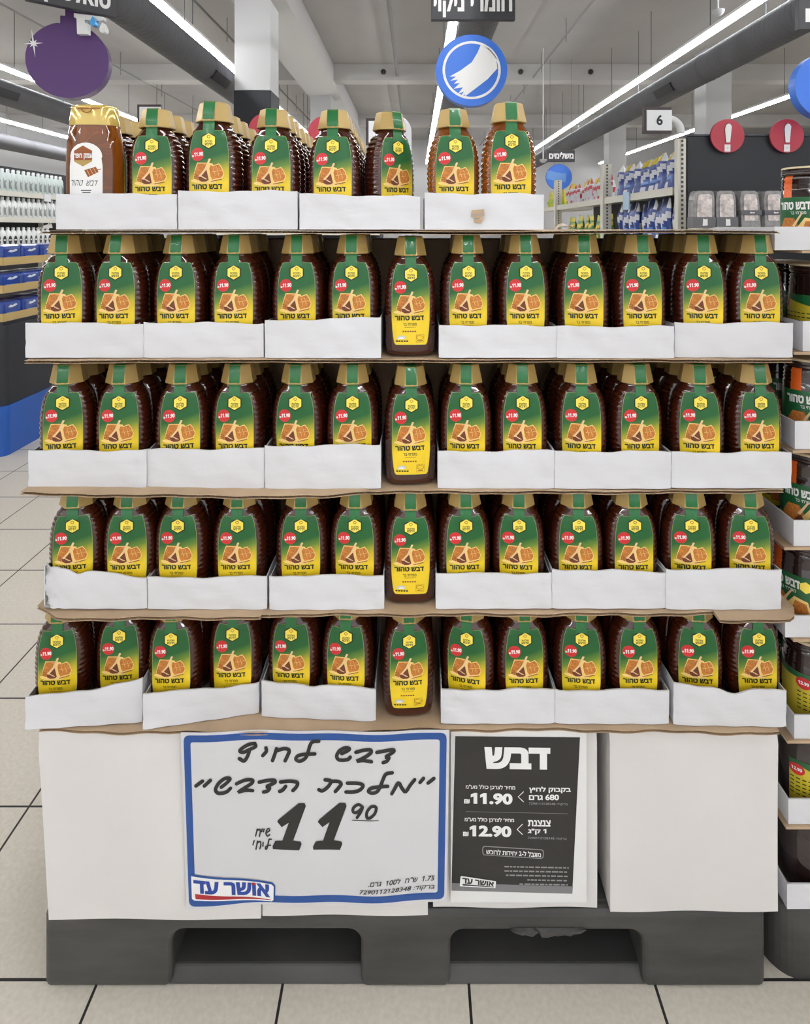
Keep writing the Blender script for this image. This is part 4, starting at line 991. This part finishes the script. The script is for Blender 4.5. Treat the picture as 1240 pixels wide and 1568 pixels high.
def red_disc(px, py, Y, label, r=.125):
    c = P(px, py, Y); t = thing('warning_disc', label, 'warning sign', (c.x, Y, c.z-r), group='red warning discs')
    n = 40; ci = [(c.x+r*math.cos(2*math.pi*k/n), c.z+r*math.sin(2*math.pi*k/n)) for k in range(n)]
    MB().prism(ci, lambda x, z: (x, Y, z), lambda x, z: (x, Y+.02, z), 0, 1).build('disc', [EXR, EXE], t)
    A = Art(lambda u, v: (c.x+u*r, c.z-v*r))
    A.poly([(-.14, .42), (-.20, -.40), (-.15, -.64), (.0, -.76), (.15, -.72), (.25, -.56), (.12, .42)], INK, 1); A.poly([(-.10, .40), (-.16, -.40), (-.11, -.62), (.02, -.73), (.15, -.70), (.24, -.56), (.14, .40)], WHT, 2)
    A.poly([(-.19, .52), (.16, .52), (.15, .94), (-.20, .94)], WHT, 2); A.poly([(-.05, .68), (.03, .68), (.03, .76), (-.05, .76)], GREYP, 3)
    b, ms = A.mb(lambda x, z, l: (x, Y-.0005-l*.0008, z)); b.build('exclamation_mark', ms, t, fix=False)
end_panel(2.045, 3.3, 4.68, PZ(208, 4.68), 'dark end panel with two red discs on the right')
red_disc(1114, 208, 4.64, 'red warning disc nearer to the aisle six sign'); red_disc(1205, 208, 4.64, 'red warning disc near the right edge of the photo')
end_panel(-1.36, -.24, 4.72, PZ(230, 4.72), 'dark end panel mostly hidden behind the top tier')
red_disc(406, 199, 4.68, 'red warning disc behind the third and fourth top bottles'); red_disc(497, 203, 4.68, 'red warning disc behind the fifth top bottle')
# clear packs on the right end shelf
SHELL = mat('clear_plastic_shell', (.50, .48, .48), .18, trans=.45, noise=.25, nscale=30, coat=.5, bump=.5, bscale=30)
FOOD = mat('pale_contents', (.74, .67, .65), .6, noise=.55, nscale=28)
SLEEVE = mat('grey_sleeve', (.12, .12, .13), .4)
for i, (px, lean, k) in enumerate(((1073, -3, 0), (1107, 2, 0), (1144, 6, 1), (1180, 5, 1))):
    Y = 4.38; x = PX(px, Y); w = .076; h = .262
    t = thing('clear_food_pack', ('clear plastic food pack with grey foot, nearest the shelf post', 'clear plastic food pack with grey foot, second from the shelf post', 'clear food pack with grey middle band, third from the shelf post', 'clear food pack with grey middle band, beside the orange edged jar')[i], 'food pack', (x, Y, 1.2752), group='clear food packs on the end shelf')
    t.rotation_euler = (0, 0, math.radians(lean))
    pl = [(-w, 0), (w, 0), (w*.98, h*.75), (w*.86, h*.95), (w*.6, h), (-w*.6, h), (-w*.86, h*.95), (-w*.98, h*.75)]
    sk_ = math.tan(math.radians(lean))*.6
    MB().prism(pl, lambda a, z: (a*.93+z*sk_*-1, -.045, z*.985), lambda a, z: (a-z*sk_, .045, z)).build('plastic_shell', SHELL, t, bevel=.008, world=False)
    MB().prism([(a*.66, .05+z*.7) for a, z in pl], lambda a, z: (a-z*sk_, -.054, z), lambda a, z: (a-z*sk_, -.046, z)).build('contents_label', FOOD, t, world=False)
    z0, z1 = ((.002, .075), (.088, .122))[k]
    MB().prism([(-w*1.01, z0), (w*1.01, z0), (w*1.01, z1), (-w*1.01, z1)], lambda a, z: (a-z*sk_, -.058, z), lambda a, z: (a-z*sk_, .049, z)).build('sleeve', SLEEVE, t, world=False)
    A = Art(); A.poly([(-.012, z0+.012), (.022, z0+.014), (.020, z1-.012), (.004, z1-.016), (-.010, z1-.010)], WHT, 1); b, ms = A.mb(lambda a, z, l: (a-z*sk_, -.0588, z)); b.build('print_mark', ms, t, world=False, fix=False)

# ================================================================ hanging signs
BOARD = mat('sign_board_dark', (.040, .041, .047), .5)
def wires(t, xs, y, z):
    for x in xs: MB().tube([(x, y, z), (x, y, CEIL)], .003, n=5).build('wire', DUCTM, t)
def board_sign(px0, px1, pyb, Y, h, text, label, tx, x1=None):
    x0 = PX(px0, Y); x1 = PX(px1, Y) if x1 is None else x1; zb = PZ(pyb, Y)
    t = thing('hanging_sign', label, 'hanging sign', ((x0+x1)/2, Y, zb), group='hanging department signs')
    MB().box(x0, x1, Y, Y+.05, zb, zb+h).build('board', BOARD, t, bevel=.004)
    A = Art(); A.rtext(text, tx[0], tx[2], tx[1], tx[3], WHT, 1, .04); b, ms = A.mb(lambda x, z, l: (x, Y-.0015, z)); b.build('lettering', ms, t, fix=False)
    wires(t, (x0+.06, x0+.25 if px0 == 660 else x1-.06), Y+.025, zb+h)
    return t
SB = mat('sign_bright_blue', (.035, .17, .70), .35); SBE = mat('sign_blue_edge', (.03, .14, .55), .4)
def round_sign(px, py, r, Y, th, label, art=None, pyt=30):
    c = P(px, py, Y); n = 56; ztop = PZ(pyt, Y)-.001; ci = [(c.x+r*math.cos(2*math.pi*k/n), c.z+r*math.sin(2*math.pi*k/n)) for k in range(n)]
    t = thing('round_sign', label, 'hanging sign', (c.x, Y, c.z-r), group='round hanging signs')
    MB().prism(ci, lambda x, z: (x, Y, z), lambda x, z: (x, Y+th, z), 0, 1).build('disc', [SB, SBE], t, bevel=.006)
    if art:
        A = Art(lambda u, v: (c.x+u*r, c.z-v*r)); art(A); b, ms = A.mb(lambda x, z, l: (x, Y-.0006-l*.0008, z)); b.build('symbol', ms, t, fix=False)
    for q in (-.1, .1): MB().tube([(c.x+q, Y+.025, c.z+r*.9), (c.x+q, Y+.025, ztop)], .003, n=5).build('wire', DUCTM, t)
    return t
Y = 4.4; h = 53*Y/F
board_sign(660, 789, 30, Y, h, heb('חומרי ניקוי'), 'dark hanging sign with white lettering above the blue mop disc', (PX(664, Y), PX(784, Y), PZ(-8, Y), PZ(26.5, Y)))
def mop(A):
    A.stroke([(.78*math.cos(2*math.pi*k/48), .78*math.sin(2*math.pi*k/48)) for k in range(49)], .07*.252, WHT, 1, False, False)
    pts = [(.25, -.70), (.50, -.60), (.68, -.38), (.72, -.05), (.45, .25), (.1, .52), (-.22, .76), (-.17, .68), (-.30, .72), (-.22, .60), (-.38, .66), (-.24, .48), (-.50, .52), (-.33, .36), (-.50, .38), (-.38, .26), (-.60, .30), (-.44, .18), (-.62, .18), (-.30, 0), (0, -.22), (.16, -.48)]
    A.poly(pts, WHT, 1)
round_sign(722, 107.5, .252, Y, .08, 'blue round hanging sign with a white mop symbol in a ring', mop)
Y2 = 4.4; x0 = PX(1223, Y2)
board_sign(1223, 1290, 45, Y2, .24, 'ם', 'dark hanging sign cut by the top right corner of the photo', (PX(1233, Y2), PX(1262, Y2), PZ(13, Y2), PZ(34, Y2)))
round_sign(1268, 131, .235, Y2, .08, 'blue round hanging sign cut by the right edge of the photo', None, 45)
Y3 = 12.8
board_sign(838, 880, 248, Y3, .24, heb('משלימים'), 'small far dark hanging sign with white lettering above the blue ribbon disc', (PX(840.5, Y3), PX(878, Y3), PZ(233, Y3), PZ(243, Y3)))
def ribbon(A):
    A.poly([(-.95, -.45), (-.7, -.5), (-.2, -.35), (.3, -.28), (.55, -.30), (.5, .38), (.1, .42), (-.4, .30), (-.98, .12)], sk, 1)
round_sign(856, 271, .265, Y3, .08, 'far blue round hanging sign with a pale ribbon band', ribbon, 248)
# the perfume-bottle sign, with its department board
PUR = mat('sign_purple', (.095, .040, .165), .4); PURE = mat('sign_purple_edge', (.11, .055, .19), .3, coat=.3)
Yp = 4.2; c0 = P(103.5, 92, Yp); yaw = math.radians(14); rr = 58*Yp/F
t = thing('perfume_sign', 'purple hanging sign shaped like a round bottle, with a white sparkle', 'hanging sign', (c0.x, Yp, c0.z-rr), yaw)
pts = []; ups = rr
for k in range(49):
    a = math.radians(105)+math.radians(330)*k/48
    pts.append((rr*math.cos(a)*1.0, rr+rr*math.sin(a)))
pts = [p for p in pts]
nk = [(.048, rr*2.03), (.048, rr*2.14), (.030, rr*2.14), (.030, rr*2.42), (-.125+.09, rr*2.42), (-.125+.09, rr*2.20), (-.055, rr*2.20), (-.055, rr*2.03)]
pts = [(rr*math.cos(math.radians(75)-math.radians(330)*k/48), rr+rr*math.sin(math.radians(75)-math.radians(330)*k/48)) for k in range(49)]+[(-.045, .50), (-.045, .552), (-.015, .552), (-.015, .615), (.180, .615), (.180, .575), (.057, .566), (.057, .50)]
MB().prism(pts, lambda x, z: (x, 0, z), lambda x, z: (x, .10, z), 0, 1).build('bottle_body', [PUR, PURE], t, world=False)
MB().tube([(.08, .05, .615), (.08, .05, CEIL-c0.z+rr)], .003, n=5).build('wire', DUCTM, t, world=False)
A = Art(); sp = []
for k in range(16):
    a = 2*math.pi*k/16; q = (.092, .014, .030, .012)[k % 4] if k % 8 < 4 and k % 4 == 0 else (.014 if k % 2 else (.034 if k % 4 else .062)); q = (.060 if k % 8 == 0 else .095) if k % 4 == 0 else q
    sp.append((-.205+q*math.cos(a+.12), rr*1.38+q*math.sin(a+.12)))
A.poly(sp, WHT, 1); b, ms = A.mb(lambda x, z, l: (x, -.003, z)); b.build('sparkle', ms, t, world=False, fix=False)
c1 = P(112, 13.5, 4.05); t = thing('hanging_sign', 'dark slanted hanging sign with white lettering above the purple bottle sign', 'hanging sign', (c1.x, 4.05, c1.z), math.radians(40), 'hanging department signs')
MB().box(-.262, .262, 0, .05, 0, .24).build('board', BOARD, t, bevel=.004, world=False)
A = Art(); A.rtext(heb('טואלטיקה'), -.235, .170, .225, .010, WHT, 1, .045); b, ms = A.mb(lambda x, z, l: (x, -.0015, z)); b.build('lettering', ms, t, world=False, fix=False)
for sx in (-.2, .2): MB().tube([(sx, .025, .24), (sx, .025, CEIL-c1.z)], .003, n=5).build('wire', DUCTM, t, world=False)
Yt = 4.13; t = thing('tap_sign', 'white tap shaped hanging sign with drops beside the purple bottle neck', 'hanging sign', P(137, 50, Yt)); LIGHTS = mat('sign_white_plastic', (.78, .80, .80), .35)
tp = [(113, 20), (158, 26), (159, 31), (152, 32), (138, 31), (129, 30), (130, 35), (134, 36), (134, 52), (118, 52), (117, 28), (113, 26)]
MB().prism(tp, lambda a, q: tuple(P(a, q, Yt)), lambda a, q: tuple(P(a, q, Yt)+Vector((0, .04, 0)))).build('tap_body', LIGHTS, t)
for (cx, cy, sx, m) in ((141.5, 32, 5.4, mat('drop_blue', (.06, .33, .72), .25)), (156.5, 42, 6, LIGHTS)):
    dp = [(cx+sx*math.sin(q)*(math.sin(q/2)**1.2), cy+1.35*sx*-math.cos(q)) for q in [2*math.pi*j/20 for j in range(20)]]
    MB().prism(dp, lambda a, q: tuple(P(a, q, Yt-.03)), lambda a, q: tuple(P(a, q, Yt-.03)+Vector((0, .05, 0)))).build('drop', m, t)
MB().tube([P(125, 22, Yt+.03), Vector((PX(125, Yt), Yt+.03, CEIL))], .003, n=5).build('wire', DUCTM, t)

# ================================================================ left background: detergent shelf, promo bin
LX = -4.5
t = thing('store_shelf', 'cream shelving run with white detergent bottles at the far left', 'shelf', (LX-.3, 7.5, 0))
for z in (1.06, 1.39, 1.68):
    MB().box(LX-.50, LX, 5.9, 9.4, z-.012, z).build('shelf_board', POST, t); MB().box(LX, LX+.01, 5.9, 9.4, z-.05, z+.008).build('price_rail', POST, t)
MB().box(LX-.53, LX-.50, 5.9, 9.4, 0, 2.03).build('back_panel', CHAR, t); MB().box(LX-.5, LX, 5.9, 9.4, .05, .2).build('base_shelf', POST, t)
for y in (5.9, 7.15, 8.3, 9.4): MB().box(LX-.50, LX-.45, y-.02, y+.02, 0, 1.98).build('upright', POST, t)
DETW = mat('detergent_white', (.86, .88, .88), .3, coat=.3); DETG = mat('detergent_mint', (.74, .82, .80), .3); DLAB = mat('detergent_label_grey', (.33, .36, .36), .5, noise=.5, nscale=50); DBLK = mat('detergent_label_black', (.03, .03, .035), .4); DRED = mat('detergent_red', (.5, .06, .06), .4)
def det(bodym, labm, capm, hgt, oval):
    t = thing('detergent_bottle', '', 'detergent bottle'); rows = []
    for z, w in ((0, .041), (.004, .045), (.5, .0455), (.70, .043), (.80, .034), (.87, .019), (.9, .016)):
        z = z*hgt if z > .01 else z; rows.append([(w*math.cos(a), w*.72*math.sin(a), z) for a in [2*math.pi*k/16 for k in range(16)]])
    b = MB().grid(rows, 0, True, True); b.ngon(rows[0]); link('body', b.mesh('body', [bodym]), t)
    rows = [[(r*math.cos(a), r*math.sin(a), z*hgt) for a in [2*math.pi*k/12 for k in range(12)]] for z, r in ((.885, .019), (.97, .018), (1, .012))]
    b = MB().grid(rows, 0, True, True); b.ngon(rows[-1]); link('cap', b.mesh('cap', [capm]), t)
    lp = [(.026*math.cos(2*math.pi*k/16), hgt*.36+hgt*(.22 if oval else .24)*math.sin(2*math.pi*k/16)) for k in range(16)] if oval else [(-.024, hgt*.14), (.026, hgt*.10), (.012, hgt*.34), (.028, hgt*.52), (-.004, hgt*.44), (-.026, hgt*.60)]
    A = Art(); A.poly(lp, labm, 0)
    if oval: A.poly([(-.018, hgt*.33), (.018, hgt*.33), (.018, hgt*.40), (-.018, hgt*.40)], WHT, 1)
    b, ms = A.mb(lambda x, z, l: (x, -.0332-.0006*l, z)); link('label', b.mesh('label', ms, fix=False), t); return t
D = {'top': det(DETG, DLAB, DETW, .255, False), 'mid': det(DETW, DLAB, DETW, .235, False), 'low': det(DETW, DBLK, DETW, .225, True)}; du = set()
for kind, z, n, yy in (('top', 1.68, 17, 6.5), ('mid', 1.39, 17, 6.5), ('low', 1.06, 14, 6.5)):
    for i in range(n):
        loc = (LX-.05, yy+i*.094, z+.0008); lab = 'white detergent bottle on the %s shelf at far left, %s in its row' % ({'top': 'upper', 'mid': 'middle', 'low': 'lower'}[kind], ORD[i+1] if i < 16 else 'last')
        if kind not in du: du.add(kind); o = D[kind]; o.location = loc; o.rotation_euler = (0, 0, math.pi/2); o['label'] = lab
        else: o = dup(D[kind], loc, math.pi/2+R.uniform(-.1, .1), lab)
        o['group'] = 'detergent bottles on the %s shelf' % {'top': 'upper', 'mid': 'middle', 'low': 'lower'}[kind]
for i, y in enumerate((6.75, 7.0, 7.35)):
    o = MB().prism([(y-.04, 1.955), (y+.05, 1.955), (y+.03, 2.01), (y-.03, 2.0)], lambda a, z: (LX-.49, a, z), lambda a, z: (LX-.485, a, z)).build('shelf_sticker', DRED if i % 2 == 0 else DETW); tag(o, 'small %s sticker on the dark strip above the detergent bottles, %s' % (('red', 'white', 'red')[i], ('nearest', 'middle', 'farthest')[i]), 'sticker')
o = MB().box(LX+.012, LX+.02, 7.55, 7.68, 1.60, 1.69).build('shelf_talker', SGW); tag(o, 'small white price card on the upper detergent shelf at far left', 'price card')
# dark skirted promo bin with blue packs
BX = -2.276; BY0 = 3.46
t = thing('promo_bin', 'dark skirted promotion bin with a blue foot at the left edge', 'display bin', (BX-.4, BY0+.45, 0))
def rbox(b, x0, x1, y0, y1, z0, z1, r=.05):
    pts = [(x0, y1), (x0, y0), (x1-r, y0)]+[(x1-r+r*math.sin(q), y0+r-r*math.cos(q)) for q in [math.pi/2*j/6 for j in range(1, 7)]]+[(x1, y1)]
    return b.prism(pts, lambda x, y: (x, y, z0), lambda x, y: (x, y, z1))
rbox(MB(), BX-.8, BX, BY0, BY0+1.0, 0, .277).build('blue_foot', mat('bin_blue', (.012, .095, .42), .35), t)
rbox(MB(), BX-.78, BX-.012, BY0+.012, BY0+.99, .277, .73).build('dark_skirt', CHAR, t)
MB().box(BX-.77, BX-.03, BY0+.03, BY0+.97, .73, .745).build('top_board', CHAR, t)
PKB = mat('pack_blue', (.015, .055, .30), .3, coat=.4); PKW = mat('pack_white', (.7, .74, .8), .35); PKR = mat('pack_gold', (.50, .36, .14), .6)
def pack():
    t = thing('blue_pack', '', 'packet'); rows = []
    b = MB().box(-.085, .085, -.05, .05, 0, .105); o = link('wrapper', b.mesh('wrapper', [PKB]), t); bv = o.modifiers.new('bevel', 'BEVEL'); bv.width = .02; bv.segments = 3
    A = Art(); A.poly([(-.04, .07), (-.02, .082), (.0, .078), (.03, .086), (.045, .078), (.02, .070), (-.01, .066)], PKW, 0); A.poly([(-.05, .035), (.05, .032), (.05, .040), (-.05, .043)], sk, 0); b, ms = A.mb(lambda x, z, l: (x, -.0506, z)); link('print', b.mesh('print', ms, fix=False), t); return t
pk = pack(); first = True
for ti, z in enumerate((.746, .905, 1.062)):
    tr = thing('cardboard_tray', 'brown tray of blue packs on the promotion bin, %s layer' % ('bottom', 'middle', 'top')[ti], 'tray', (BX-.3, BY0+.5, z), group='brown trays on the promotion bin')
    MB().box(BX-.62, BX-.03, BY0+.04, BY0+.96, z, z+.004).build('tray_base', BROWN_CARD, tr)
    MB().box(BX-.034, BX-.03, BY0+.04, BY0+.96, z+.004, z+.045).build('side_lip', PKR, tr); MB().box(BX-.62, BX-.034, BY0+.036, BY0+.04, z, z+.045).build('front_lip', PKR, tr)
    for i in range(5):
        for c in range(2):
            loc = (BX-.095-c*.115, BY0+.14+i*.178, z+.005); lab = 'blue packet, %s tray of promotion bin, %s from near end, %s' % (('bottom', 'middle', 'top')[ti], ORD[i+1], ('outer row', 'inner row')[c])
            if first: first = False; o = pk; o.location = loc; o.rotation_euler = (0, 0, math.pi/2); o['label'] = lab
            else: o = dup(pk, loc, math.pi/2+R.uniform(-.08, .08), lab)
            o['group'] = 'blue packets on the promotion bin'
# hidden aisle-four run behind the top tier carries the framed sign
